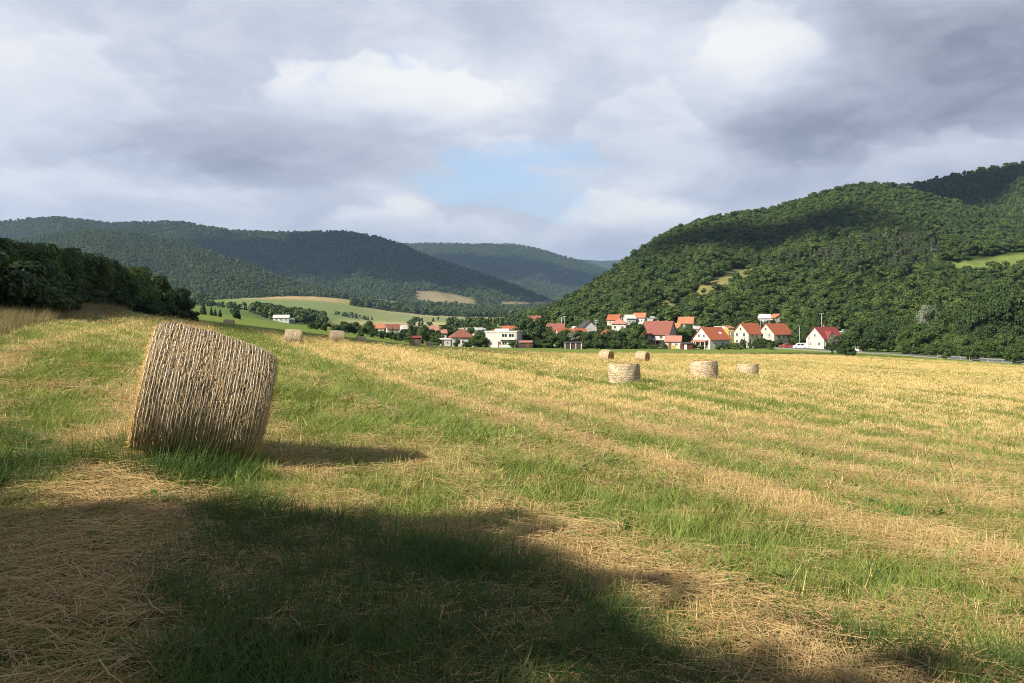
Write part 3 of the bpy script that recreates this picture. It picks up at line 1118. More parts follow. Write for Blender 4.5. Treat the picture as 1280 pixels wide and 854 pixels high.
l1 = Hill('l1', L1R, [(-260, 3700), (300, 3700), (700, 3000)], [(-260, 386), (200, 388), (480, 384), (740, 392)], [(-260, 2300), (300, 2400), (740, 2700)], 1.15, 14, 6, nt=80).build(l1_col, 'long wooded range on the left of the valley')
l1.forest(11.5, 11.5, 46, 'forest covering the long range on the left', keep=lambda px, py, x, y: (l1_open(px, py, x, y) < .5) & (l1_open(px, py - 1.5, x, y) < .5), wr=1.05)


def l0_col(px, py, x, y):
    return woods(px, py, x, y)


l0 = Hill('l0', [(-260, 330), (-100, 318), (0, 306), (60, 296), (110, 290), (160, 292), (200, 298), (240, 310), (280, 322), (330, 340), (370, 356), (420, 368), (470, 378), (520, 388)],
          [(-260, 2350), (100, 2350), (520, 2000)], [(-260, 388), (250, 388), (350, 384), (520, 390)], [(-260, 1500), (250, 1550), (520, 1800)], 1.15, 12, 8, nt=80).build(l0_col, 'lower wooded spur in front of the left range')
l0.forest(8.6, 9.5, 48, 'forest covering the lower spur on the left')


# right: wooded hill beyond, the main hill and its front spur
hb = Hill('hb', [(1020, 262), (1080, 250), (1120, 237), (1160, 229), (1200, 220), (1240, 212), (1280, 205), (1340, 196), (1420, 188)], [(1020, 1500), (1420, 1500)],
          [(1020, 330), (1420, 330)], [(1020, 900), (1420, 900)], 1.1, 8, 12).build(woods, 'wooded hill at the far right behind the main hill')
hb.forest(7.5, 8, 52, 'forest covering the hill behind on the far right', FAR_B)


def ha_open(px, py, x, y):
    # dry grassy slope between the main hill and the front spur
    e = np.abs(py - np.interp(px, [800, 830, 860, 900, 930, 950], [394, 385, 372, 358, 345, 338])) - np.interp(px, [800, 830, 880, 920, 950], [5, 8, 11, 12, 5])
    w = (fbm(x * .04, y * .04, 5) - .5) * 8
    return sg(-(e + w), 1.2) * ((px > 790) & (px < 955))


def ha_col(px, py, x, y):
    c = woods(px, py, x, y)
    n = fbm(x * .08, y * .08, 4)
    return blend(c, ha_open(px, py, x, y), (.19, .175, .065)) * (.8 + .4 * n[:, None])


HAR = [(660, 404), (690, 396), (720, 379), (745, 363), (770, 344), (800, 321), (830, 302), (850, 291), (890, 279), (920, 274), (950, 270), (975, 264), (1000, 257), (1020, 250), (1045, 243), (1065, 238), (1085, 236), (1105, 237), (1130, 241), (1160, 250), (1190, 258), (1230, 270), (1280, 280), (1420, 310)]
ha = Hill('ha', HAR, [(660, 620), (720, 700), (800, 860), (950, 1000), (1085, 1040), (1420, 980)],
          [(660, 412), (720, 412), (800, 405), (900, 398), (1000, 395), (1420, 380)], [(660, 470), (800, 440), (900, 440), (1420, 480)], 1.2, 12, 15, nt=90, spur=.008).build(ha_col, 'steep wooded main hill on the right')


CLEAR = []   # column, half width, depth of houses standing on the slope


def clear_view(px, Y, py):
    m = np.ones(len(px), bool)
    for (hx, hw, hY) in [(768, 9, 430), (787, 9, 440), (800, 10, 442), (816, 8, 412), (836, 9, 470), (955, 8, 400), (971, 9, 404)]:
        m &= ~((np.abs(px - hx) < hw) & (Y > hY - 70) & (Y < hY + 7))
    return m


def ha_keep(px, py, x, y):
    th = .3 + np.where(fbm(x * .07, y * .07, 8) > .66, .8, 0.)
    return (ha_open(px, py, x, y) < th) & (ha_open(px, py - 6, x, y) < th + .2) & clear_view(px, y, py)


ha.forest(5.6, 7.6, 54, 'forest covering the main hill on the right', NEAR_B, ha_keep, wr=1.3, hj=.42)


def hc_mead(px, py, x, y):
    up = np.interp(px, [1175, 1230, 1280, 1330], [330, 324, 316, 312])
    dn = np.interp(px, [1175, 1200, 1280, 1330], [342, 344, 340, 338])
    w = (fbm(x * .05, y * .05, 6) - .5) * 5
    return sg(py + w - up, .8) * sg(dn - py - w, .8) * sg(px - 1178 + w * 2, 3)


def hc_col(px, py, x, y):
    c = woods(px, py, x, y)
    n = fbm(x * .08, y * .08, 4)
    g = hc_mead(px, py, x, y)
    c = blend(c, ha_open(px, py, x, y), (.19, .175, .065))
    c = blend(c, g, (.13, .165, .045))
    return c * (.8 + .4 * n[:, None])


HCR = [(780, 402), (820, 400), (850, 394), (880, 385), (910, 370), (940, 348), (965, 333), (1000, 322), (1040, 311), (1080, 303), (1120, 299), (1150, 298), (1180, 305), (1210, 312), (1280, 312), (1420, 306)]
hc = Hill('hc', HCR, [(780, 470), (900, 540), (1000, 600), (1150, 640), (1420, 620)],
          [(780, 412), (880, 418), (1000, 424), (1080, 428), (1280, 428), (1420, 428)], [(780, 400), (900, 370), (1080, 345), (1280, 330), (1420, 330)], 1.1, 10, 19, nt=80, spur=.01).build(hc_col, 'front wooded spur with a green meadow on the right')


def hc_keep(px, py, x, y):
    lowest = (py > 408 + (fbm(x * .05, y * .05, 2) - .5) * 14) & (px < 1060) & (fbm(x * .03, y * .03, 9) > .42)
    return (hc_mead(px, py, x, y) < .25) & (ha_open(px, py, x, y) < .4 + np.where(fbm(x * .07, y * .07, 8) > .64, .8, 0.)) & (ha_open(px, py - 9, x, y) < .5) & (ha_open(px, py - 17, x, y) < .7) & clear_view(px, y, py) & ~lowest


def hc_kinds(px, py, rng):
    n = len(px)
    con_ = ((px > 930) & (px < 1180) & (py < 352 - np.abs(px - 1060) * .10)) & (rng.random(n) < .8)
    return np.where(con_, 6 + rng.integers(0, 3, n), rng.integers(0, 6, n))


hc.forest(5.4, 7.4, 56, 'mixed forest covering the front spur on the right', NEAR_B + NEAR_G, hc_keep, wr=1.22, kinds=hc_kinds, hj=.42)


# woods and hedgerows on the valley floor, too far to count
def valley_woods():
    rng = np.random.default_rng(5)
    X, Yv, H = [], [], []

    def strip(p0, y0, p1, y1, n, wid, h):
        t = rng.random(n)
        Y = y0 + (y1 - y0) * t + rng.normal(0, wid, n)
        px = p0 + (p1 - p0) * t + rng.normal(0, 1.2, n)
        X.append(U(px) * Y)
        Yv.append(Y)
        H.append(h * rng.uniform(.6, 1.25, n))
    strip(318, 760, 402, 800, 330, 55, 9)          # knoll wood
    strip(345, 700, 405, 730, 120, 25, 8)
    strip(335, 1760, 470, 1960, 300, 40, 11)
    strip(440, 1560, 690, 2100, 420, 25, 12)       # long tree belt
    strip(455, 1580, 720, 1760, 420, 30, 12)
    strip(500, 2250, 720, 2500, 420, 70, 14)
    strip(420, 1230, 470, 1240, 24, 8, 7)
    strip(505, 930, 540, 940, 10, 6, 8)
    strip(520, 1260, 640, 1300, 22, 15, 7)
    strip(640, 1000, 760, 1040, 110, 50, 10)
    strip(560, 700, 700, 760, 130, 30, 7)
    strip(240, 900, 330, 980, 40, 10, 7)
    strip(-200, 900, 260, 1100, 300, 60, 12)
    strip(640, 1500, 760, 1700, 150, 90, 12)
    x, y, h = map(np.concatenate, (X, Yv, H))
    n = len(x)
    w = h * rng.uniform(.8, 1.3, n)
    scatter('far_wood', FAR_B + FAR_C, np.stack([x, y, terrain(x, y) - .4], 1), rng.uniform(0, 6.28, n), np.stack([w, w, h], 1),
            np.where(rng.random(n) < .12, 4 + rng.integers(0, 2, n), rng.integers(0, 4, n)), 'woods and hedgerows far off on the valley floor')


valley_woods()


# ------------------------------------------------------------------ village
M['w_white'] = surf_mat('white_render', (.55, .53, .49), (.40, .385, .35), .6, .9)
M['w_cream'] = surf_mat('cream_render', (.54, .49, .41), (.42, .38, .32), .6, .9)
M['w_grey'] = surf_mat('grey_render', (.36, .34, .33), (.28, .27, .26), .6, .9)
M['w_pink'] = surf_mat('pinkish_render', (.60, .46, .38), (.5, .38, .32), .6, .9)
M['w_dark'] = surf_mat('dark_planks', (.10, .07, .05), (.06, .042, .03), 2, .9, 0, .2, ('X', 3., .5))
M['w_red'] = surf_mat('red_brown_planks', (.15, .05, .035), (.10, .035, .025), 2, .9, 0, .2, ('X', 3., .5))
M['yellow'] = surf_mat('yellow_paint', (.46, .34, .09), (.38, .28, .08), 1, .6)
M['r_orange'] = surf_mat('orange_tiles', (.40, .125, .062), (.27, .085, .045), 1.2, .85, .3, .2, ('Z', 5., .35))
M['r_pale'] = surf_mat('pale_orange_tiles', (.46, .20, .10), (.34, .14, .07), 1.2, .85, .3, .2, ('Z', 5., .35))
M['r_brown'] = surf_mat('brown_red_tiles', (.27, .10, .075), (.19, .075, .06), 1.2, .85, .3, .2, ('Z', 5., .35))
M['r_red'] = surf_mat('dark_red_tiles', (.26, .05, .045), (.18, .04, .036), 1.2, .7, .3, .3, ('Z', 5., .35))
M['r_pink'] = surf_mat('pink_red_tiles', (.46, .22, .16), (.36, .16, .12), 1.2, .85, .3, .2, ('Z', 5., .35))
M['r_grey'] = surf_mat('grey_sheet_roof', (.40, .43, .40), (.30, .33, .31), 1, .6)
M['r_green'] = surf_mat('green_sheet_roof', (.18, .26, .19), (.13, .2, .15), 1, .6)
M['r_dark'] = surf_mat('dark_roof_felt', (.07, .065, .06), (.05, .045, .04), 1, .9)
M['r_white'] = surf_mat('pale_roof', (.58, .55, .50), (.46, .43, .4), 1, .8)
M['frame'] = surf_mat('white_frame', (.74, .74, .72), (.68, .67, .64), 1, .6)
M['darkframe'] = surf_mat('brown_frame', (.12, .06, .035), (.09, .045, .03), 1, .6)
M['brick'] = surf_mat('chimney_brick', (.34, .16, .11), (.25, .12, .09), 5, .9)
M['door'] = surf_mat('wooden_door', (.16, .08, .045), (.11, .055, .035), 2, .6)
M['metal'] = surf_mat('galvanised_metal', (.42, .43, .43), (.32, .33, .33), 2, .5, 0, .4)
M['rail'] = surf_mat('dull_rail_metal', (.22, .22, .21), (.16, .16, .155), 2, .7)
M['concrete'] = surf_mat('concrete', (.42, .40, .37), (.33, .31, .29), 2, .95)
M['pole_wood'] = surf_mat('weathered_pole', (.30, .26, .22), (.2, .17, .14), 3, .9)


def glass_mat():
    m, t, bs = new_mat('window_glass')
    bs.inputs['Base Color'].default_value = (.025, .03, .035, 1)
    bs.inputs['Roughness'].default_value = .08
    bs.inputs['Specular IOR Level'].default_value = .6
    return m


M['glass'] = glass_mat()
FACES = {'f': (0, -1), 'b': (0, 1), 'l': (-1, 0), 'r': (1, 0)}


def on_face(face, W, D, u, z, w, h, out0, out1, mb, mi=0):
    if face == 'f':
        mb.box(u - w / 2, u + w / 2, -D / 2 - out1, -D / 2 - out0, z, z + h, mi)
    elif face == 'b':
        mb.box(u - w / 2, u + w / 2, D / 2 + out0, D / 2 + out1, z, z + h, mi)
    elif face == 'l':
        mb.box(-W / 2 - out1, -W / 2 - out0, u - w / 2, u + w / 2, z, z + h, mi)
    else:
        mb.box(W / 2 + out0, W / 2 + out1, u - w / 2, u + w / 2, z, z + h, mi)


def add_window(root, W, D, face, u, z, w, h, fm=None):
    fr = MB()
    k = .09
    for (a, b, c, d) in ((u - w / 2 + k / 2, z, k, h), (u + w / 2 - k / 2, z, k, h)):
        on_face(face, W, D, a, b, c, d, .0, .07, fr)
    on_face(face, W, D, u, z, w - 2 * k, k, 0, .068, fr)
    on_face(face, W, D, u, z + h - k, w - 2 * k, k, 0, .068, fr)
    if w > .9:
        on_face(face, W, D, u, z + k, .07, h - 2 * k, 0, .066, fr)
    o = fr.build('window', fm or M['frame'], root)
    pn = MB()
    on_face(face, W, D, u, z + k, w - 2 * k, h - 2 * k, .0, .03, pn)
    pn.build('pane', M['glass'], o)
    sl = MB()
    on_face(face, W, D, u, z - .09, w + .2, .07, 0, .14, sl)
    sl.build('sill', M['concrete'], o)


def add_door(root, W, D, face, u, w=1., h=2.05, mat=None):
    mb = MB()
    on_face(face, W, D, u, .02, w, h, 0, .06, mb)
    d = mb.build('door', mat or M['door'], root)
    hb_ = MB()
    on_face(face, W, D, u + w * .36, 1., .06, .14, .06, .11, hb_)
    hb_.build('handle', M['metal'], d)


LAND = []


def house(px, Y, W, D, Hw, Hr, roof, yaw, wall, roofm, label, short, cat='house', name='house', wins=(), doors=(), chim=(), dz=0., over=.5, fm=None, base=None):
    x, y = U(px) * Y, Y
    g = tz(x, y) + dz if base is None else EYE - (base - HY) / F * Y
    root = empty(name, (x, y, g), R(yaw), label, cat)
    wb = MB()
    a, b = W / 2, D / 2
    z0 = -1.6
    if roof == 'gable_x':
        wb.add([(-a, -b, z0), (a, -b, z0), (a, b, z0), (-a, b, z0), (-a, -b, Hw), (a, -b, Hw), (a, b, Hw), (-a, b, Hw), (-a, 0, Hw + Hr), (a, 0, Hw + Hr)],
               [(0, 1, 5, 4), (2, 3, 7, 6), (3, 0, 4, 8, 7), (1, 2, 6, 9, 5), (4, 5, 9, 8), (6, 7, 8, 9), (0, 3, 2, 1)])
    elif roof == 'gable_y':
        wb.add([(-a, -b, z0), (a, -b, z0), (a, b, z0), (-a, b, z0), (-a, -b, Hw), (a, -b, Hw), (a, b, Hw), (-a, b, Hw), (0, -b, Hw + Hr), (0, b, Hw + Hr)],
               [(0, 1, 5, 8, 4), (1, 2, 6, 5), (2, 3, 7, 9, 6), (3, 0, 4, 7), (4, 8, 9, 7), (5, 6, 9, 8), (0, 3, 2, 1)])
    else:
        wb.box(-a, a, -b, b, z0, Hw)
    wb.build('wall', M[wall], root)
    rb = MB()
    t = .16
    if roof in ('gable_x', 'gable_y'):
        def pt(u, v, z):
            return (u, v, z) if roof == 'gable_x' else (v, u, z)
        la, lb = (a, b) if roof == 'gable_x' else (b, a)
        k = Hr / lb
        e = lb + over
        for s in (-1, 1):
            lo = [pt(-la - over * .7, s * e, Hw - over * k + .02), pt(la + over * .7, s * e, Hw - over * k + .02), pt(la + over * .7, 0, Hw + Hr + .02), pt(-la - over * .7, 0, Hw + Hr + .02)]
            hi = [(p[0], p[1], p[2] + t) for p in lo]
            rb.add(lo + hi, [(0, 1, 2, 3), (4, 5, 6, 7), (0, 1, 5, 4), (1, 2, 6, 5), (2, 3, 7, 6), (3, 0, 4, 7)])
    elif roof in ('hip', 'pyramid'):
        q = max(0, a - b) if roof == 'hip' else 0
        if roof == 'hip' and a < b:
            q = a * .25
        ea, eb = a + over, b + over
        zl = Hw - .1
        rb.add([(-ea, -eb, zl), (ea, -eb, zl), (ea, eb, zl), (-ea, eb, zl), (-ea, -eb, zl + t), (ea, -eb, zl + t), (ea, eb, zl + t), (-ea, eb, zl + t), (-q - .05, 0, Hw + Hr), (q + .05, 0, Hw + Hr)],
               [(3, 2, 1, 0), (0, 1, 5, 4), (1, 2, 6, 5), (2, 3, 7, 6), (3, 0, 4, 7), (4, 5, 9, 8), (5, 6, 9), (6, 7, 8, 9), (7, 4, 8)])
    elif roof == 'shed':
        lo = [(-a - .3, -b - .3, Hw + .02), (a + .3, -b - .3, Hw + .02), (a + .3, b + .3, Hw + Hr), (-a - .3, b + .3, Hw + Hr)]
        rb.add(lo + [(p[0], p[1], p[2] + .14) for p in lo], [(3, 2, 1, 0), (4, 5, 6, 7), (0, 1, 5, 4), (1, 2, 6, 5), (2, 3, 7, 6), (3, 0, 4, 7)])
    else:
        rb.box(-a - .25, a + .25, -b - .25, b + .25, Hw + .003, Hw + .35)
        rb.box(-a * .5, a * .4, -b * .5, b * .5, Hw + .352, Hw + .352 + Hr)
    ro = rb.build('roof', M[roofm], root)
    for (cx, cy, ch) in chim:
        cb = MB()
        cb.box(cx - .3, cx + .3, cy - .3, cy + .3, Hw + Hr * .35, Hw + Hr + ch)
        cb.box(cx - .38, cx + .38, cy - .38, cy + .38, Hw + Hr + ch + .003, Hw + Hr + ch + .12)
        cb.build('chimney', M['brick'], ro)
    for wdef in wins:
        add_window(root, W, D, *wdef, fm)
    for dd in doors:
        add_door(root, W, D, *dd)
    LAND.append((px, Y, short))
    return root


def row(face, us, z, w, h):
    return [(face, u, z, w, h) for u in us]


# --- left group
house(577, 300, 7.6, 7., 3.3, 2.9, 'hip', 12, 'w_white', 'r_brown', 'white house with a brown red hipped roof at the left end of the village', 'the brown hipped roof',
      wins=row('f', (-2.2, 0, 2.2), 1.1, 1.1, 1.2) + row('r', (-1.5, 1.5), 1.1, 1.1, 1.2), chim=[(1.2, .6, .2)])
house(556, 298, 3.8, 4, 2.2, .4, 'shed', 8, 'w_white', 'r_white', 'low white shed beside the brown hipped roof house', 'the low white shed', 'shed', 'shed', wins=[('f', .8, .9, .8, .7)], doors=[('f', -.9, .9, 1.9)])
h2 = house(630, 292, 10.8, 8, 5.4, .7, 'flat', -14, 'w_white', 'r_white', 'large white flat roofed house with two balconies', 'the white flat roofed house',
           wins=row('f', (1.2, 3.6), 3.4, 1.9, 1.5) + row('f', (1.2, 3.6), .7, 1.7, 1.4) + row('l', (-1.6, 1.6), 3.5, 1., 1.2), doors=[('f', -.6, 1., 2.1)])
for zb in (0.15, 2.75):
    b_ = MB()
    b_.box(-.4, 5.2, -5.3, -4.003, zb, zb + .18)
    b_.box(-.4, 5.2, -5.3, -5.2, zb + .182, zb + .95)
    b_.build('balcony', M['w_white'], h2)
house(600, 350, 6., 6, 3.2, 2.0, 'hip', 10, 'w_white', 'r_grey', 'white house with a grey green hipped roof behind the flat roofed house', 'the grey roofed house', wins=row('f', (-1.5, 1.5), 1., 1.1, 1.2))
house(614, 344, 5.5, 6, 3.2, 1.6, 'gable_x', 10, 'w_cream', 'r_grey', 'cream house with a flat grey green gable roof touching the white flat roofed house', 'the cream house', wins=row('f', (-1.5, 1.5), 1., 1.1, 1.2))
house(626, 352, 6.2, 6, 3.3, 2.2, 'gable_x', 14, 'w_white', 'r_orange', 'small house with an orange roof just behind the white flat roofed house', 'the small orange roof', chim=[(1.5, .5, .3)])
house(639, 392, 7.4, 7, 3.3, 3.0, 'gable_x', -10, 'w_white', 'r_orange', 'house with a plain orange gable roof above the white flat roofed house', 'the upper orange roof', chim=[(-1.2, .6, .3)], wins=row('f', (-2, 2), 1, 1.1, 1.2))
house(567, 452, 7., 6, 3., .8, 'gable_x', 6, 'w_white', 'r_white', 'long pale low building at the back left of the village', 'the long pale building', 'building', 'building', wins=row('f', (-2, 0, 2), 1., 1.1, 1.))
house(579, 440, 7., 6, 3.4, .9, 'gable_x', 6, 'w_white', 'r_white', 'pale building with a low roof above the brown hipped roof', 'the pale building', 'building', 'building', wins=row('f', (-2, 0, 2), 1., 1.1, 1.))
house(600, 450, 7.4, 6, 3.8, .9, 'gable_x', -6, 'w_white', 'r_grey', 'white two storey building at the back, above the grey roofed houses', 'the white back building', 'building', 'building', wins=row('f', (-2, 0, 2), 2., 1.1, 1.2), chim=[(1, .4, .6)])
house(657, 286, 4., 3.4, 1.9, .5, 'shed', 4, 'w_dark', 'r_pink', 'low brown shed beneath the big tree', 'the brown shed', 'shed', 'shed', doors=[('f', .6, 1., 1.6)])
sh = house(716, 285, 5.8, 3.2, 1.9, .35, 'shed', 0, 'w_dark', 'r_dark', 'dark open shed with white posts at the edge of the field', 'the dark open shed', 'shed', 'shed')
for u in (-2.7, -.9, .9, 2.7):
    pb = MB()
    pb.box(u - .1, u + .1, -1.85, -1.65, -1.2, 1.98)
    pb.build('post', M['frame'], sh)
house(521, 250, 2.2, 2.2, 1.9, .5, 'shed', 10, 'w_red', 'r_red', 'small red roofed hut at the far edge of the field, behind a bale', 'the red roofed hut', 'hut', 'hut', doors=[('f', 0, .9, 1.6)])
# --- middle group
house(714, 318, 11.2, 7.5, 3.4, 2.9, 'gable_x', 16, 'w_cream', 'r_orange', 'wide house with a bright orange roof behind the garden trees', 'the wide orange roof', wins=row('f', (-3.8, -1.3, 1.3, 3.8), 1., 1.2, 1.3), chim=[(-2, .5, .4), (2.6, .4, .4)])
house(718, 352, 4.6, 6, 4.2, 2.3, 'gable_y', 8, 'w_white', 'r_grey', 'white gabled house peeping over the wide orange roof', 'the white gable', wins=row('f', (0,), 4., .9, 1.2) + row('f', (-1.2, 1.2), 1.5, .9, 1.2))
house(744, 322, 4.6, 5, 3.2, 1.7, 'gable_y', -8, 'w_grey', 'r_pink', 'small grey house with a pinkish gable between two orange roofs', 'the small grey house', wins=row('f', (0,), 1.2, 1., 1.1))
house(759, 326, 5.6, 6, 3.3, 2.4, 'hip', 10, 'w_white', 'r_orange', 'house with a small orange hipped roof at the end of the garden row', 'the orange hipped roof', wins=row('f', (-1.4, 1.4), 1., 1.1, 1.2))
house(768, 430, 6., 5.5, 3., 2.4, 'gable_x', -24, 'w_pink', 'r_orange', 'little house with an orange roof halfway up the slope', 'the little house on the slope', wins=row('r', (0,), 1.1, 1., 1.1) + row('f', (-1.3, 1.3), 1., 1., 1.1), base=407)
house(787, 440, 5., 5, 3.4, 1.6, 'gable_x', 12, 'w_white', 'r_white', 'white cottage with a pale roof on the slope, left of an orange roof', 'the white cottage', 'cottage', 'cottage', wins=row('f', (-1, 1), 1.1, 1, 1.1), base=406)
house(800, 442, 6.2, 6, 3.2, 2.2, 'gable_x', -20, 'w_white', 'r_pale', 'white house with a pale orange roof high on the slope', 'the pale orange roof on the slope', wins=row('r', (0,), 1.2, 1, 1.1) + row('f', (-1.4, 1.4), 1., 1, 1.1), base=404.5)
house(816, 412, 4.6, 4.6, 3., .8, 'flat', 0, 'w_white', 'r_grey', 'small flat grey roofed house above the big brown roof', 'the flat grey roof', wins=row('f', (-1., 1.), 1., 1, 1.), base=406)
house(781, 345, 6.4, 6, 3., 1.9, 'gable_x', 14, 'w_white', 'r_white', 'white bungalow with a pale beige roof among garden trees', 'the beige roofed bungalow', 'bungalow', 'bungalow', wins=row('f', (-1.6, 1.4), .9, 1.3, 1.2))
h12 = house(824, 308, 10.2, 8, 4.8, 4.4, 'gable_x', -30, 'w_white', 'r_brown', 'big house with a steep brown red roof and grey gable wall', 'the big brown roof',
            wins=row('f', (-3.4, -.6, 2.2), 3., 1.3, 1.3) + row('r', (0,), 5.6, 1.2, 1.2) + row('r', (-1.8, 1.8), 2.6, 1., 1.2), doors=[('f', .8, 1.1, 2.1)], chim=[(-.5, .3, .5), (2.8, .3, .4)])
gb = MB()
gb.add([(5.1, -4.0, -1.2), (5.1, 4.0, -1.2), (5.1, 4.0, 4.8), (5.1, 0, 9.2), (5.1, -4.0, 4.8), (5.13, -4.0, -1.2), (5.13, 4.0, -1.2), (5.13, 4.0, 4.8), (5.13, 0, 9.18), (5.13, -4.0, 4.8)],
       [(0, 1, 2, 3, 4), (9, 8, 7, 6, 5), (0, 1, 6, 5), (1, 2, 7, 6), (2, 3, 8, 7), (3, 4, 9, 8), (4, 0, 5, 9)])
tag(gb.build('gable_cladding', M['w_grey'], h12), 'grey cladding on the gable wall')
vb = MB()
vb.box(-4.9, 3.6, -6.2, -4.05, 2.35, 2.55)
for u in (-4.7, -2., .8, 3.4):
    vb.box(u - .09, u + .09, -6.1, -5.92, -1.2, 2.348)
vb.box(-4.9, 3.6, -6.2, -6.1, .1, .8)
vb.build('veranda', M['w_dark'], h12)
house(842, 300, 5.2, 5.4, 2.6, 1.7, 'gable_x', -16, 'w_white', 'r_pink', 'white annex with a pinkish red roof in front of the grey gable', 'the white annex', 'annex', 'annex', wins=row('f', (1.2,), 1., 1., .9), doors=[('f', -1., 1., 2.)])
house(846, 340, 4., 6, 4.6, 2.6, 'gable_y', 24, 'w_cream', 'r_pale', 'cream gabled house peeping out behind the grey gable', 'the cream gable', wins=row('f', (0,), 3., 1., 1.2))
for px, lab in ((832, 'yellow container at the left side of the white annex'), (842, 'yellow container on the right, in front of the white annex')):
    x, y = U(px) * 293, 293
    r_ = empty('container', (x, y, tz(x, y) - .05), R(-10), lab, 'container')
    cb = MB()
    cb.box(-.85, .85, -.6, .6, .12, 1.15, 0, -.06)
    for sx in (-.7, .7):
        for sy in (-.5, .5):
            cb.box(sx - .1, sx + .1, sy - .1, sy + .1, -.1, .118)
    cb.build('tub', M['yellow'], r_)
    lb_ = MB()
    lb_.add([(-.95, -.7, 1.153), (.95, -.7, 1.153), (.95, .7, 1.153), (-.95, .7, 1.153), (-.9, 0, 1.42), (.9, 0, 1.42)], [(0, 1, 5, 4), (2, 3, 4, 5), (1, 2, 5), (3, 0, 4), (3, 2, 1, 0)])
    lb_.build('lid', M['yellow'], r_)
house(836, 470, 4.2, 4.2, 2.8, 1.9, 'pyramid', 20, 'w_grey', 'r_green', 'cottage with a green pyramid roof among bushes on the hillside', 'the green pyramid roof', 'cottage', 'cottage', wins=row('f', (0,), 1., 1., 1.), base=395)
house(858, 292, 3.4, 3.2, 1.9, .45, 'shed', 6, 'w_red', 'r_dark', 'dark red plank shed beside the bright orange roofed house', 'the dark red shed', 'shed', 'shed', doors=[('f', -.8, .9, 1.7, M['frame'])])
h15 = house(889, 300, 9.4, 8.4, 3.5, 3.9, 'gable_x', 32, 'w_white', 'r_orange', 'white house with a bright orange gable roof and a porch facing the field', 'the bright orange roof',
            wins=row('l', (-1.2, 1.2), 3.9, 1., 1.2) + row('f', (-2.2, 1.4), 1.3, 1.1, 1.), chim=[(-3, .5, .3)])
pr = MB()
pr.add([(-4.75, -3.4, 3.0), (-4.75, 3.4, 3.0), (-6.6, 3.6, 2.45), (-6.6, -3.6, 2.45), (-4.75, -3.4, 3.14), (-4.75, 3.4, 3.14), (-6.6, 3.6, 2.59), (-6.6, -3.6, 2.59)],
       [(0, 1, 2, 3), (7, 6, 5, 4), (0, 1, 5, 4), (1, 2, 6, 5), (2, 3, 7, 6), (3, 0, 4, 7)])
po = pr.build('porch_roof', M['r_pink'], h15)
for v in (-3.3, -1.1, 1.1, 3.3):
    q = MB()
    q.box(-6.4, -6.2, v - .1, v + .1, -1.2, 2.47)
    q.build('post', M['frame'], po)
wl = MB()
for v in (-2.2, 0, 2.2):
    wl.box(-4.76, -4.703, v - .7, v + .7, .3, 2.2)
wl.build('porch_window', M['door'], h15)
sk = MB()
sk.add([(1.6, -2.6, 5.15), (2.5, -2.6, 5.15), (2.5, -1.9, 5.8), (1.6, -1.9, 5.8), (1.6, -2.66, 5.25), (2.5, -2.66, 5.25), (2.5, -1.96, 5.9), (1.6, -1.96, 5.9)],
       [(0, 1, 2, 3), (7, 6, 5, 4), (0, 1, 5, 4), (1, 2, 6, 5), (2, 3, 7, 6), (3, 0, 4, 7)])
sk.build('skylight', M['frame'], h15)
house(871, 340, 5., 5, 5.0, 1., 'flat', 10, 'w_white', 'r_white', 'white flat roofed house just behind the left end of the bright orange roof', 'the white house behind')
house(902, 335, 5.4, 5, 4.9, 1.4, 'gable_x', 10, 'w_white', 'r_white', 'pale roofed white house just behind the right end of the bright orange roof', 'the pale house behind', wins=row('f', (0,), 3., 1, 1.1))
house(911, 312, 2.4, 3.2, 6.6, .9, 'shed', 20, 'yellow', 'r_pale', 'narrow tall yellow annex between two orange roofed houses', 'the narrow yellow annex', 'annex', 'annex', wins=row('f', (0,), 4.2, .8, 1.1))
for px, lab, sh_ in ((936, 'cream house with an orange roof, left of two alike, behind the panelled fence', 'the left cream house'), (969, 'cream house with a wide orange roof, right of two alike', 'the right cream house')):
    w_ = 9.2 if px < 950 else 10.6
    house(px, 322, w_, 7.6, 4.4, 3.7, 'gable_x', 34, 'w_cream', 'r_orange', lab, sh_,
          wins=row('l', (-1.7, 1.7), 3.2, 1.1, 1.4) + row('l', (0,), 5.6, .9, 1.) + row('l', (-1.7, 1.7), .8, 1.1, 1.3) + row('f', (-2.6, 0, 2.6), 2.6, 1.2, 1.3), doors=[('f', 3.6, 1., 2.1)],
          chim=[(-2.6, .4, .5)])
house(955, 400, 5.2, 5, 3.6, 1.6, 'gable_x', -10, 'w_white', 'r_white', 'small white house peeping over the left cream house', 'the small white house', wins=row('f', (0,), 1.4, 1, 1.1), base=407)
house(971, 404, 5.4, 5, 3.6, 1.6, 'gable_y', 20, 'w_cream', 'r_pale', 'small cream house peeping over the right cream house', 'the small cream house', wins=row('f', (0,), 1.4, 1, 1.1), base=406.5)
h17 = house(1031, 306, 9.6, 8.4, 3.6, 4.0, 'gable_x', 26, 'w_white', 'r_red', 'white house with a dark red roof and white gabled dormer', 'the dark red roofed house',
            wins=row('f', (-3.4, -1.2, 1.2, 3.4), 1., 1.1, 1.4) + row('l', (-2., 2.), 1.1, 1., 1.3) + row('l', (0,), 4.2, 1., 1.2), chim=[(.2, .5, .8)])
db = MB()
db.add([(-2.9, -4.5, 3.7), (-.3, -4.5, 3.7), (-1.6, -4.5, 6.1), (-2.9, -1.2, 3.7), (-.3, -1.2, 3.7), (-1.6, -1.2, 6.1)], [(0, 1, 2), (5, 4, 3), (0, 3, 4, 1), (0, 2, 5, 3), (1, 4, 5, 2)])
do = db.build('dormer', M['w_white'], h17)
dr = MB()
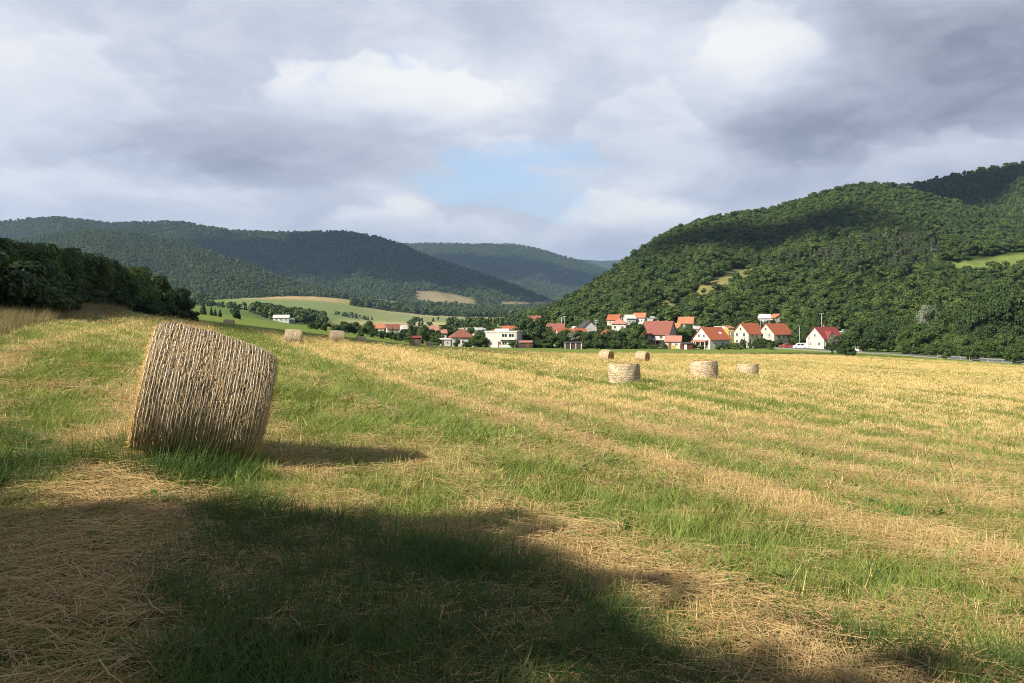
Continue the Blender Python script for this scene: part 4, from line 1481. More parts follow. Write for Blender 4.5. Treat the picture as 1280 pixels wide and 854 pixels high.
for s in (-1, 1):
    lo = [(-1.6 + s * 1.75, -4.8, 3.48), (-1.6 + s * 1.75, -1., 3.48), (-1.6, -1., 6.15), (-1.6, -4.8, 6.15)]
    dr.add(lo + [(p[0], p[1], p[2] + .14) for p in lo], [(0, 1, 2, 3), (7, 6, 5, 4), (0, 1, 5, 4), (1, 2, 6, 5), (2, 3, 7, 6), (3, 0, 4, 7)])
dr.build('dormer_roof', M['r_red'], do)
dp = MB()
dp.box(-2.1, -1.1, -4.56, -4.503, 4.0, 4.9)
dp.build('pane', M['glass'], do)
bal = MB()
bal.box(.8, 4.2, -5.4, -4.203, 2.7, 2.85)
for i in range(9):
    bal.box(.85 + i * .41, .92 + i * .41, -5.38, -5.31, 2.852, 3.6)
bal.box(.8, 4.2, -5.4, -5.3, 3.602, 3.7)
bal.build('balcony', M['w_white'], h17)
house(1056, 352, 3.4, 4, 4.4, .7, 'flat', 0, 'w_white', 'r_white', 'small white block behind the dark red roofed house', 'the small white block', wins=row('f', (0,), 2., 1, 1.1))
# far houses on the valley floor
house(352, 560, 10., 6, 2.6, 1.6, 'gable_x', 8, 'w_white', 'r_white', 'lone white farmhouse in the valley before a wood', 'the lone white farmhouse', 'farmhouse', 'farmhouse', wins=row('f', (-3, 0, 3), .8, 1.1, 1.1), dz=.5)
house(360, 566, 8., 6, 2.2, .8, 'gable_x', 8, 'w_grey', 'r_grey', 'grey low barn attached to the right of the white farmhouse', 'the grey barn', 'barn', 'barn', dz=.3)
for i, (px, Y, lab, rm, wm) in enumerate([(472, 470, 'tan roofed house half hidden by the hedge, leftmost of the row', 'r_pale', 'w_cream'), (481, 490, 'pinkish roofed house behind the hedge, second of the row', 'r_pink', 'w_cream'),
                                  (490, 470, 'brown roofed house behind the hedge, middle of the row', 'r_brown', 'w_cream'), (499, 495, 'orange roofed house behind the hedge, fourth of the row', 'r_orange', 'w_white'), (508, 480, 'pale roofed white house behind the hedge, last of the row', 'r_white', 'w_white')]):
    house(px, Y, 7, 6, 3., 2.2, 'gable_x', 10 + i * 7, wm, rm, lab, 'the houses behind the hedge', wins=row('f', (-1.6, 1.6), 1., 1.1, 1.1))


for px, Y, W_, D_, Hw, Hr, rf, yaw, wm, rm, lab, sh_, bs_ in [
    (695, 336, 7., 6., 3.4, 2.6, 'gable_x', -18, 'w_cream', 'r_brown', 'house with a muted red brown roof left of the wide orange roof', 'the muted red roof', 424),
    (734, 345, 6., 6., 3.4, 2.6, 'gable_y', 16, 'w_white', 'r_dark', 'white house with a dark grey gable roof behind the small grey house', 'the dark grey gable', 420),
    (774, 372, 6., 6., 3.2, 2.4, 'hip', -12, 'w_white', 'r_pink', 'house with a dull pink hipped roof under the little house on the slope', 'the dull pink hipped roof', 414),
    (858, 356, 6., 6., 3.4, 2.4, 'gable_x', -20, 'w_white', 'r_pale', 'white house with a faded orange roof half hidden behind the light trees', 'the faded orange roof', 414),
    (547, 330, 6., 6., 3.2, 2.4, 'gable_x', 14, 'w_cream', 'r_pink', 'house with a pinkish roof at the far left of the village among trees', 'the pinkish roof at the far left', 426),
    (668, 400, 6., 6., 3.2, 2.4, 'gable_x', -14, 'w_white', 'r_brown', 'house with a brown roof rising over the big trees', 'the brown roof over the trees', 410)]:
    house(px, Y, W_, D_, Hw, Hr, rf, yaw, wm, rm, lab, sh_, wins=row('f', (-1.6, 1.6), 1.1, 1.1, 1.2) + row('l', (0,), 1.2, 1, 1.1) + row('r', (0,), 1.2, 1, 1.1), chim=[(1., .5, .4)], base=bs_)


# --- fence with panels before the cream houses
def fence():
    p0, p1, Y0, Y1, n = 908, 954, 303, 305, 9
    a, b = Vector((U(p0) * Y0, Y0)), Vector((U(p1) * Y1, Y1))
    mid_ = (a + b) / 2
    root = empty('fence', (mid_.x, mid_.y, tz(mid_.x, mid_.y)), math.atan2(b.y - a.y, b.x - a.x), 'pale garden wall with dark red panels before the cream houses', 'fence')
    Lf = (b - a).length
    wb = MB()
    wb.box(-Lf / 2, Lf / 2, -.12, .12, -1., .6)
    wb.build('base_wall', M['w_cream'], root)
    for i in range(n + 1):
        u = -Lf / 2 + Lf * i / n
        q = MB()
        q.box(u - .22, u + .22, -.22, .22, -1., 1.75)
        q.box(u - .28, u + .28, -.28, .28, 1.753, 1.9)
        q.build('post', M['w_cream'], root)
        if i < n:
            q = MB()
            for k in range(7):
                s = u + .3 + k * (Lf / n - .6) / 7
                q.box(s, s + (Lf / n - .6) / 7 * .7, -.04, .04, .62, 1.55)
            q.box(u + .24, u + Lf / n - .24, .042, .1, .75, .87)
            q.build('panel', M['w_red'], root)


fence()


# --- poles
def pole(px, Y, h, label, arms=1, mat='pole_wood', lamp=False, r=.13, dz=0):
    x, y = U(px) * Y, Y
    root = empty('street_lamp' if lamp else 'utility_pole', (x, y, tz(x, y) + dz), R(random.uniform(-40, 40)), label, 'street lamp' if lamp else 'pole')
    q = MB()
    q.tube([(0, 0, -1), (0, 0, h * .5), (0, 0, h)], [r, r * .85, r * .65], 8)
    q.build('shaft', M[mat], root, True)
    if lamp:
        q = MB()
        q.tube([(0, 0, h - .1), (0, -.5, h + .25), (0, -1.3, h + .3)], .05, 6)
        q.build('arm', M['metal'], root, True)
        q = MB()
        q.box(-.14, .14, -1.9, -1.25, h + .2, h + .36, 0, .03)
        q.build('lamp_head', M['metal'], root)
    else:
        for k in range(arms):
            q = MB()
            q.box(-.9, .9, -.06, .06, h - .35 - k * .7, h - .22 - k * .7)
            for u in (-.8, 0, .8):
                q.box(u - .04, u + .04, -.05, .05, h - .218 - k * .7, h - .02 - k * .7)
            q.build('crossarm', M[mat], root)


pole(745, 330, 9.5, 'tall grey utility pole with crossarms left of the orange hipped roof', 2, 'concrete', r=.16)
pole(702, 350, 10.5, 'pale utility pole, leftmost, above the wide orange roof', 1, 'concrete', r=.16)
pole(706, 356, 11.0, 'pale utility pole beside another above the wide orange roof', 1, 'concrete', r=.16)
pole(999.5, 303, 7.8, 'slim pale street lamp beside the white van', lamp=True, mat='metal', r=.11)
pole(1027, 330, 12.5, 'pale pole rising behind the dark red roof', 1, 'concrete', r=.14)
pole(951, 372, 10., 'utility pole standing behind the cream houses', 1, 'concrete', r=.14)
pole(964, 330, 6.8, 'thin utility pole between the two cream houses', 1, 'concrete', r=.1)
pole(914, 303, 6.5, 'pale utility pole beside the narrow yellow annex', 1, 'concrete', r=.12)


# --- vehicles
def paint(name, c):
    return surf_mat(name, c, tuple(q * .9 for q in c), .6, .35, 0, .5)


M['tyre'] = surf_mat('tyre_rubber', (.02, .02, .02), (.03, .03, .03), 4, .9)
M['p_red'] = paint('red_paint', (.38, .035, .03))
M['p_white'] = paint('white_paint', (.78, .78, .76))
M['lamp'] = surf_mat('lamp_glass', (.6, .6, .58), (.5, .5, .5), 1, .2, 0, .6)


def car(px, Y, yaw, prof, glassq, Wc, mat, wheels, label, cat, name, dz=0.):
    """prof: side outline (x, z); glassq: list of side windows; wheels: (x, r)"""
    x, y = U(px) * Y, Y
    root = empty(name, (x, y, tz(x, y) + dz), R(yaw), label, cat)
    n = len(prof)
    vs, fs = [], []
    zs = max(p[1] for p in prof)
    for s in (-1, 1):
        for (a, z) in prof:
            k = 1 if z < zs * .62 else .86 if z > zs * .9 else .95
            vs.append((a, s * Wc / 2 * k, z))
    fs.append(tuple(range(n - 1, -1, -1)))
    fs.append(tuple(range(n, 2 * n)))
    fs += [(i, (i + 1) % n, n + (i + 1) % n, n + i) for i in range(n)]
    b = MB()
    b.add(vs, fs)
    b.build('body', mat, root)
    for q4 in glassq:
        for s in (-1, 1):
            g_ = MB()
            vv = []
            for (a, z) in q4:
                k = 1 if z < zs * .62 else .9 if z > zs * .85 else .95
                vv += [(a, s * (Wc / 2 * k + .005), z), (a, s * (Wc / 2 * k + .03), z)]
            m_ = len(q4)
            g_.add(vv, [tuple(2 * i for i in range(m_)), tuple(2 * i + 1 for i in range(m_))[::-1]] + [(2 * i, 2 * i + 1, (2 * i + 3) % (2 * m_), (2 * i + 2) % (2 * m_)) for i in range(m_)])
            g_.build('window', M['glass'], root)
    for (a, r) in wheels:
        for s in (-1, 1):
            w_ = MB()
            w_.tube([(a, s * (Wc / 2 - .2), r), (a, s * (Wc / 2 + .02), r)], r, 18)
            wo = w_.build('wheel', M['tyre'], root)
            w_ = MB()
            w_.tube([(a, s * (Wc / 2 + .021), r), (a, s * (Wc / 2 + .035), r)], r * .6, 14)
            w_.build('rim', M['metal'], wo)
    xf = prof[0][0]
    for s in (-1, 1):
        l_ = MB()
        l_.box(xf - .06, xf + .03, s * Wc * .36 - .15, s * Wc * .36 + .15, .6, .78)
        l_.build('headlight', M['lamp'], root)
    return root


CAR = [(-2.05, .3), (-2.08, .62), (-1.95, .82), (-1.05, .95), (-.45, 1.38), (.75, 1.42), (1.45, .98), (2.0, .9), (2.08, .6), (2.02, .3)]
CARG = [[(-.95, .96), (-.42, 1.32), (.1, 1.35), (.1, .97)], [(.18, .97), (.18, 1.35), (.72, 1.36), (1.25, .99)]]
VAN = [(-2.4, .35), (-2.45, .8), (-2.3, 1.1), (-1.65, 1.25), (-1.0, 1.95), (-.6, 2.05), (2.3, 2.05), (2.42, 1.9), (2.45, .35)]
VANG = [[(-1.5, 1.25), (-.95, 1.85), (-.3, 1.88), (-.3, 1.25)], [(-.15, 1.25), (-.15, 1.88), (.95, 1.88), (.95, 1.25)]]
car(982, 301, 6, CAR, CARG, 1.7, M['p_red'], [(-1.3, .31), (1.28, .31)], 'red car parked left of the white van', 'car', 'parked_car', .15)
car(1000.5, 297, -8, VAN, VANG, 1.85, M['p_white'], [(-1.55, .33), (1.5, .33)], 'white van parked beside the dark red roofed house', 'van', 'parked_van', .1)
car(1105, 285, 25, CAR, CARG, 1.7, M['p_white'], [(-1.3, .31), (1.28, .31)], 'white car parked at the foot of the wooded roadside', 'car', 'parked_car', .9)
house(1075, 288, 2.4, 2, 1.2, .4, 'shed', 15, 'w_white', 'r_white', 'low pale hut in the grass beside the road', 'the low pale hut', 'hut', 'hut', doors=[('f', .4, .6, 1.1)], over=.1)


# --- road along the right edge of the field, with a pale guard rail
def road():
    c = [(940, 309), (975, 302), (1005, 292), (1040, 281), (1080, 268), (1120, 254), (1160, 240), (1200, 228), (1240, 217), (1290, 207), (1360, 197), (1460, 188)]
    pts = [Vector((U(p) * Y, Y, 0)) for p, Y in c]
    den = []
    for i in range(len(pts) - 1):
        for k in range(8):
            den.append(pts[i].lerp(pts[i + 1], k / 8))
    rd, ed = [], []
    for i, p in enumerate(den):
        d = (den[min(i + 1, len(den) - 1)] - den[max(i - 1, 0)]).normalized()
        s = Vector((-d.y, d.x, 0))
        g = tz(p.x, p.y) + .32
        for off in (-2.9, 2.9):
            rd.append((p.x + s.x * off, p.y + s.y * off, g))
        for off in (-3.6, -2.9, 2.9, 3.6):
            ed.append((p.x + s.x * off, p.y + s.y * off, g - (.004 if abs(off) < 3 else .5)))
    n = len(den)
    m = surf_mat('asphalt', (.10, .10, .105), (.14, .138, .14), .4, .9, .2)
    tag(link('road', mesh_np('road', rd, [(2 * i, 2 * i + 1, 2 * i + 3, 2 * i + 2) for i in range(n - 1)], [m], True)), 'grey asphalt road at the right edge of the field', None, None, 'structure')
    vm = surf_mat('verge_gravel', (.24, .22, .17), (.16, .17, .09), .8, .95)
    f = []
    for i in range(n - 1):
        for k in (0, 2):
            f.append((4 * i + k, 4 * i + k + 1, 4 * i + k + 5, 4 * i + k + 4))
    tag(link('road_verge', mesh_np('road_verge', ed, f, [vm], True)), 'gravel edge of the road', None, None, 'structure')
    # guard rail on the near side, right part of the road
    sel = [(i, p) for i, p in enumerate(den) if p.y < 233 and p.y > 190]
    base = sel[0][1]
    root = empty('guard_rail', (base.x, base.y, tz(base.x, base.y)), 0, 'pale guard rail along the road at the right edge of the picture', 'guard rail')
    rail = []
    for i, p in sel:
        d = (den[min(i + 1, n - 1)] - den[i - 1]).normalized()
        s = Vector((-d.y, d.x, 0)) * 3.2
        if s.y > 0:
            s = -s
        rail.append(Vector((p.x + s.x, p.y + s.y, tz(p.x, p.y) + .32)) - root.location)
    q = MB()
    for a, b in zip(rail[:-1], rail[1:]):
        vs = []
        for w in (a, b):
            for dy, dz in ((0, .45), (-.06, .52), (0, .6), (-.06, .68), (0, .75), (.05, .75), (.05, .45)):
                vs.append((w.x, w.y + dy, w.z + dz))
        q.add(vs, [(k, (k + 1) % 7, 7 + (k + 1) % 7, 7 + k) for k in range(7)])
    q.build('rail', M['rail'], root)
    for w in rail[::3]:
        q = MB()
        q.box(w.x - .05, w.x + .05, w.y + .052, w.y + .15, w.z - .6, w.z + .72)
        q.build('post', M['metal'], root)


road()


# ------------------------------------------------------------------ individual trees and shrubs
def wood_left():
    G_ = 'trees of the dark wood on the left'
    D = 'leafy tree in the dark wood on the left'
    rng = random.Random(3)
    # front edge seen from the field: photo column, depth, top row
    edge = [(-70, 74, 292), (-45, 76, 298), (-18, 80, 302), (8, 84, 305), (30, 90, 309), (55, 95, 313), (80, 100, 320), (98, 106, 320), (118, 112, 323), (136, 118, 333), (156, 124, 337), (176, 131, 342), (194, 138, 347), (212, 146, 356), (228, 153, 364)]
    for i, (px, Y, top) in enumerate(edge):
        for rowi in range(3):
            yy = Y + rowi * 10 + rng.uniform(-2, 2)
            pp = px + rng.uniform(-7, 7) - rowi * 9
            x = U(pp) * yy
            z = tz(x, yy)
            h = EYE - (top + rng.uniform(-7, 9) - HY) / F * yy - z
            h = max(3.5, h)
            k = 'light' if (rowi == 0 and i in (5, 11)) else 'dark' if rng.random() < .6 else 'mid'
            if i in (8, 11, 13) and rowi == 0:
                k = 'light'
            plant(k, pp, yy, h * 1.03, h * rng.uniform(.75, 1.0), {'dark': 'dark green ', 'mid': 'green ', 'light': 'light green '}[k] + D, G_)
        plant('darkbush', px + rng.uniform(-6, 6), Y - 4, rng.uniform(2.2, 3.6), rng.uniform(4, 5.5), 'dark shrub at the foot of the wood on the left', 'shrubs along the wood on the left', 'shrub', 'shrub')
    # near dark bushes at the left border
    for px, Y, h, w in [(-30, 50, 5., 6.), (0, 53, 4.6, 5.5), (28, 57, 4.3, 5.), (52, 61, 3.6, 4.6), (70, 66, 2.6, 3.6), (-60, 47, 5.2, 6), (12, 62, 5.2, 5.4), (84, 74, 2.4, 3.4)]:
        plant('darkbush', px, Y, h, w, 'dense dark thicket bush at the left border above the dry grass', 'dark thicket at the left border', 'bush', 'bush')
    plant('darkbush', 238, 150, 2.4, 3.6, 'low dark bush at the right end of the left wood', 'shrubs along the wood on the left', 'shrub', 'shrub')


wood_left()

# conifers on the far meadow
for px, Y, h, w in [(254, 262, 4.6, 3.2), (264, 268, 2.9, 2.2), (269, 270, 2.5, 2.0), (275, 266, 2.7, 2.2)]:
    plant('conifer', px, Y, h, w * 1.5, 'dark conifer on the meadow right of the left wood', 'conifers on the far meadow', name='conifer')
plant('darkbush', 293, 272, 4.2, 3.6, 'dark tree on the meadow', 'conifers on the far meadow')
plant('conifer', 299, 274, 3.0, 3., 'dark conifer on the meadow right of the left wood', 'conifers on the far meadow', name='conifer')

# hedge line beyond the crest, photo columns 385 to 560
rng_h = random.Random(12)
for px, Y, h, w, k in [(388, 300, 2.6, 4, 'bush'), (397, 305, 3.6, 4.6, 'mid'), (408, 300, 3.2, 4.4, 'bush'), (420, 312, 2.8, 4.2, 'mid'), (432, 320, 4.6, 5.6, 'dark'), (443, 325, 5., 5.6, 'mid'),
                       (452, 318, 3., 4, 'bush'), (460, 330, 6.2, 5.2, 'mid'), (468, 326, 3.6, 4.6, 'dark'), (478, 320, 3.2, 4.6, 'bush'), (488, 322, 3., 4.4, 'mid'), (497, 316, 3.4, 4.4, 'bush'),
                       (505, 330, 4.6, 4.6, 'dark'), (513, 322, 7.0, 4.6, 'poplar'), (521, 326, 6., 5.4, 'dark'), (529, 318, 6.8, 5.6, 'mid'), (537, 322, 5.6, 5.4, 'dark'), (546, 316, 5.2, 5, 'mid'),
                       (552, 330, 7.2, 5.4, 'dark'), (540, 306, 3.6, 4.4, 'bush'), (526, 304, 3.4, 4.4, 'bush'), (512, 302, 2.8, 4, 'bush'), (560, 340, 7.4, 5.8, 'mid'), (491, 345, 5.4, 3, 'conifer'), (568, 360, 6.6, 5.6, 'dark')]:
    nm = {'bush': ('bush', 'bush', 'bushy green shrub in the hedge line below the meadow'), 'conifer': ('tree', 'conifer', 'pointed conifer in the hedge line below the meadow')}.get(k, ('tree', 'tree', {'dark': 'dark ', 'mid': 'mid green ', 'poplar': 'tall narrow '}.get(k, '') + 'tree in the hedge line below the meadow'))
    plant(k, px, Y, h, w, nm[2], 'hedge line beyond the field crest', nm[0], nm[1])

# garden trees and shrubs in front of and between the houses: column, depth, height, width, kind
V_ = [(663, 300, 10.8, 10.6, 'dark'), (674, 305, 10.2, 9, 'mid'), (652, 306, 9., 8, 'mid'), (685, 298, 7.2, 7, 'mid'), (691, 293, 4.6, 5, 'bush'), (644, 294, 4., 4.4, 'bush'), (670, 292, 4.2, 6, 'darkbush'), (681, 290, 3.4, 5, 'bush'),
      (593, 290, 4., 4.6, 'mid'), (600, 292, 5.6, 4.6, 'mid'), (606, 288, 3.6, 4, 'bush'), (588, 286, 2.8, 3.4, 'bush'), (572, 288, 2.6, 3., 'bush'), (581, 284, 1.8, 2.4, 'bush'), (545, 292, 3.2, 4, 'bush'), (640, 286, 2.4, 3.4, 'bush'),
      (700, 296, 4.6, 5, 'mid'), (708, 300, 5.2, 5, 'mid'), (716, 298, 4.6, 5, 'grey'), (725, 300, 5., 5, 'dark'), (733, 298, 4.6, 4.8, 'mid'), (741, 300, 4.8, 5, 'dark'), (749, 298, 4.4, 5, 'mid'), (757, 300, 4.8, 5, 'dark'),
      (765, 301, 5.2, 5.4, 'mid'), (773, 299, 4.8, 5, 'dark'), (781, 302, 5.8, 5.4, 'mid'), (790, 300, 6.4, 5.6, 'light'), (798, 302, 6.8, 5.4, 'mid'), (803, 297, 4., 4.4, 'bush'), (734, 290, 2.4, 3.6, 'bush'), (744, 289, 2.2, 3.4, 'bush'),
      (755, 290, 2.4, 3.4, 'darkbush'), (767, 290, 2.2, 3.2, 'bush'), (778, 290, 2.6, 3.6, 'bush'), (788, 290, 2.4, 3.4, 'bush'), (797, 291, 2., 3, 'bush'), (700, 290, 2.4, 3.6, 'bush'), (813, 292, 1.8, 2.8, 'bush'), (822, 294, 1.7, 2.6, 'bush'),
      (853, 312, 7.4, 5.6, 'light'), (860, 318, 8., 5.6, 'mid'), (849, 316, 5.4, 4.6, 'mid'), (866, 322, 6., 5, 'mid'), (908, 296, 2., 2.6, 'bush'), (914, 298, 2., 2.4, 'bush'),
      (931, 300, 4.2, 2.6, 'conifer'), (938, 300, 4.4, 2.6, 'conifer'), (947, 301, 4., 4.2, 'bush'), (953, 300, 3.6, 4.4, 'mid'), (960, 302, 3.2, 4, 'bush'), (968, 303, 2.6, 3.4, 'bush'), (974, 308, 3., 3.4, 'mid'),
      (1000, 318, 5.6, 6, 'mid'), (992, 322, 5.2, 5, 'mid'), (1008, 330, 6, 5.6, 'dark'), (1042, 296, 5.2, 4.4, 'grey'), (1050, 300, 5., 4.6, 'mid'), (1036, 292, 2.6, 3., 'bush'), (1062, 312, 7, 6, 'mid'), (1046, 291, 2.4, 3, 'darkbush'),
      # second tier behind the houses
      (690, 345, 5., 6, 'mid'), (684, 360, 7, 7, 'dark'), (728, 372, 6.4, 7, 'mid'), (738, 380, 6.6, 7, 'light'), (748, 372, 6.2, 7, 'mid'), (760, 384, 5.4, 6, 'light'), (775, 386, 5.6, 6, 'mid'), (783, 384, 5.2, 6, 'mid'), (795, 380, 5.6, 6, 'dark'),
      (640, 430, 6., 7, 'mid'), (620, 420, 6.4, 7, 'mid'), (610, 424, 6.8, 7, 'dark'), (588, 420, 5.2, 6, 'mid'), (574, 400, 4.2, 6, 'mid'), (560, 420, 5.8, 7, 'mid'), (655, 420, 6., 7, 'dark'), (668, 430, 7, 7, 'mid'), (700, 425, 7, 7, 'dark'), (714, 430, 7., 7, 'mid'), (725, 436, 7, 7, 'dark'), (738, 450, 7, 7, 'mid'), (752, 455, 7, 7, 'mid'),
      (756, 420, 5, 5.4, 'mid'), (778, 425, 4.6, 5, 'mid'), (792, 428, 4.4, 5, 'bush'), (810, 425, 5., 5.5, 'light'), (822, 430, 6., 6, 'mid'), (832, 436, 6, 6, 'light'), (845, 440, 6, 6, 'mid'), (858, 420, 6, 6, 'mid'), (870, 420, 6.4, 7, 'light'), (882, 425, 6., 7, 'mid'), (894, 415, 6, 7, 'light'), (906, 420, 6.6, 7, 'mid'), (918, 410, 6, 7, 'mid'), (930, 420, 7, 7, 'dark'), (942, 415, 6.6, 7, 'mid'),
      (884, 385, 5.6, 6, 'mid'), (897, 382, 5.4, 6, 'dark'), (910, 385, 5.2, 6, 'light'), (923, 380, 6.4, 6, 'mid'), (946, 382, 7, 6.4, 'mid'), (962, 385, 6.4, 6, 'dark'), (980, 380, 6.6, 7, 'mid'), (990, 372, 7.4, 7, 'light'), (1003, 370, 8, 7, 'mid'), (1016, 366, 8.4, 7, 'light'), (1022, 380, 9, 7, 'mid'),
      (1037, 376, 9.5, 4, 'bluespruce'), (1046, 378, 8.4, 3.8, 'bluespruce'), (1060, 366, 8, 7, 'mid'), (1020, 350, 14., 5.4, 'poplar'), (1011, 352, 11., 5, 'poplar'),
      (855, 470, 5.6, 6, 'mid'), (820, 470, 5., 6, 'light'), (806, 468, 5., 6, 'mid'), (842, 482, 5.6, 6, 'light'), (870, 462, 6, 6, 'mid'), (888, 460, 6.4, 7, 'light'), (790, 462, 5., 6, 'mid'), (775, 458, 5.4, 6, 'dark'), (762, 462, 6, 6.4, 'mid')]
V_ += [(px, 291 + (k * 37 % 7), 1.5 + (k * 53 % 10) * .13, 2.4 + (k * 29 % 9) * .16, ('bush', 'light', 'bush')[k % 3]) for k, px in enumerate((569, 584, 597, 604, 646, 676, 703, 712, 721, 730, 738, 750, 762, 771, 784, 793, 806, 817, 830, 868, 876, 900, 920, 928, 944, 962))]
KN = {'dark': 'dark green leafy tree', 'mid': 'green leafy tree', 'light': 'light green leafy tree', 'grey': 'pale flowering tree', 'bush': 'green garden shrub', 'darkbush': 'dark garden shrub', 'conifer': 'slim dark conifer', 'bluespruce': 'blue green spruce', 'poplar': 'tall narrow tree', 'whitetrunk': 'tree with a white trunk'}
for px, Y, h, w, k in V_:
    if 694 < px < 810 and Y < 305:
        h, w = h * 1.2, w * 1.15
    nm = 'shrub' if 'bush' in k else 'conifer' if k in ('conifer', 'bluespruce') else 'tree'
    size = 'small ' if h < 3.2 and nm != 'shrub' else 'big ' if h > 8.8 else ''
    x = U(px) * Y
    near = min(LAND, key=lambda L: (L[0] - px) ** 2 * .12 + ((L[1] - Y)) ** 2 * .02)
    rel = 'behind' if Y > near[1] + 12 else 'in front of' if Y < near[1] - 5 and abs(px - near[0]) < 18 else ('left of' if px < near[0] else 'right of')
    plant(k, px, Y, h, w, '%s%s %s %s' % (size, KN[k], rel, near[2].replace('with the bright', 'with bright')), 'garden trees of the village' if nm != 'shrub' else 'garden shrubs of the village', 'shrub' if nm == 'shrub' else 'tree', nm)

# round bush alone in the stubble and a sapling beside it
plant('darkbush', 1057, 203, 3.5, 4.7, 'round dark bush standing alone at the edge of the stubble', 'lone plants by the road', 'bush', 'bush')
plant('whitetrunk', 1040, 225, 2.8, 1.3, 'thin dark sapling left of the lone round bush', 'lone plants by the road', 'tree', 'sapling')

# roadside wood on the right
RW = [(1070, 292, 8.4, 9, 'mid'), (1083, 286, 9.6, 10, 'dark'), (1096, 284, 10.4, 11, 'dark'), (1110, 282, 9.4, 10, 'dark'), (1122, 284, 8, 8, 'mid'), (1128, 268, 6, 5.4, 'light'), (1140, 262, 8.6, 8.6, 'mid'), (1152, 260, 9.4, 9.6, 'mid'), (1166, 256, 9.6, 9.6, 'mid'), (1178, 258, 8.6, 9, 'mid'),
      (1160, 300, 15.5, 9.5, 'grey'), (1150, 306, 13.6, 9, 'mid'), (1176, 298, 14, 9, 'mid'), (1190, 300, 14.6, 10, 'mid'), (1140, 310, 12.6, 9, 'dark'), (1128, 316, 11.4, 8, 'mid'), (1115, 320, 12.4, 9, 'mid'), (1100, 326, 12.6, 9, 'mid'), (1085, 330, 11, 9, 'light'),
      (1192, 244, 7.6, 7, 'mid'), (1204, 240, 6.6, 6.6, 'light'), (1216, 240, 6.2, 6, 'mid'), (1229, 236, 5.6, 6, 'mid'), (1240, 234, 6., 6, 'mid'), (1253, 232, 7.4, 6.6, 'mid'), (1268, 230, 7.8, 7, 'mid'), (1284, 228, 7.4, 7, 'mid'),
      (1208, 270, 13.5, 10, 'dark'), (1222, 266, 14.8, 10, 'dark'), (1236, 268, 17.2, 11, 'dark'), (1250, 266, 20.4, 12, 'dark'), (1264, 268, 19., 12, 'dark'), (1279, 266, 16.8, 11, 'dark'), (1296, 264, 18, 11, 'dark'), (1222, 290, 16, 10, 'mid'), (1240, 292, 21.4, 11, 'dark'), (1256, 296, 23, 12, 'dark'), (1275, 294, 20, 12, 'dark'), (1205, 288, 14., 10, 'mid'),
      (1212, 252, 8.8, 8, 'dark'), (1230, 250, 9.6, 8, 'dark'), (1246, 250, 10, 8, 'dark'), (1262, 248, 10, 8, 'dark'), (1280, 248, 10, 8, 'dark'), (1310, 240, 10, 8, 'mid')]
for px, Y, h, w, k in RW:
    plant(k, px, Y, h, w, ('big ' if h > 12 else '') + {'dark': 'dark green tree', 'mid': 'green tree', 'light': 'light green tree', 'grey': 'tree with pale flowering crown'}[k] + ' in the roadside wood on the right', 'trees of the roadside wood on the right')
for px, Y, h in [(1183, 217, 4.6), (1212, 216, 3.6), (1265, 206, 4.8)]:
    plant('whitetrunk', px, Y, h, h * .8, 'small roadside tree with a whitewashed trunk', 'whitewashed trees along the road', 'tree', 'tree')
for px, Y, h in [(1136, 252, 2.4), (1148, 249, 2.6), (1160, 246, 2.4), (1171, 243, 2.6), (1192, 236, 2.2), (1202, 234, 2.6), (1220, 230, 2.4), (1233, 227, 2.6), (1246, 224, 2.4), (1258, 222, 2.8), (1275, 220, 2.6)]:
    plant('bush', px, Y, h, h * 1.8, 'low green shrub below the roadside wood on the right', 'shrubs below the roadside wood', 'shrub', 'shrub')

# trees beside the photographer, whose shade falls across the foreground
random.seed(5)
for x, y, h, w in [(-17.8, -1.2, 8.0, 5.6), (-14.4, -.4, 8.0, 4.8), (-11.7, -2.1, 8.0, 4.4), (-10., -2.9, 8.5, 4.8), (-7.8, -4.8, 8.0, 4.4), (-6., -6.8, 7.4, 4.2), (-3.2, -8., 7.4, 4.6), (-13.5, -4.2, 9, 8), (-17.5, -4.2, 9, 7.5), (-9.8, -6.6, 9, 7.5), (-11.6, -5.2, 8.6, 6.5), (-5.6, -9.6, 9, 7), (-22, -2., 9, 7)]:
    plant('dark', 0, 0, h, w, 'leafy tree outside the picture whose shade falls on the foreground grass', 'trees shading the foreground', xy=(x, y))


def finish_labels():
    groups = {}
    for t in TREES:
        groups.setdefault(t['label'], []).append(t)
    ordn = ['leftmost', 'second', 'third', 'fourth', 'fifth', 'sixth', 'seventh', 'eighth', 'ninth', 'tenth', 'eleventh', 'twelfth', 'thirteenth', 'fourteenth', 'fifteenth', 'sixteenth', 'seventeenth', 'eighteenth', 'nineteenth', 'twentieth']
    for lab, ts in groups.items():
        if len(ts) == 1:
            ts[0]['o']['label'] = lab
            continue
        if 'outside the picture' in lab:
            for t in ts:
                t['o']['label'] = lab
            continue
        ts.sort(key=lambda t: t['px'])
        n = len(ts)
        for i, t in enumerate(ts):
            if n == 2:
                w = ('left', 'right')[i] + ' one of two'
            elif i == n - 1:
                w = 'rightmost'
            elif i < 20 and i <= n // 2:
                w = ordn[i] if i == 0 else ordn[i] + ' from the left'
            else:
                w = ordn[n - 1 - i] + ' from the right'
            t['o']['label'] = lab + ', ' + w


finish_labels()


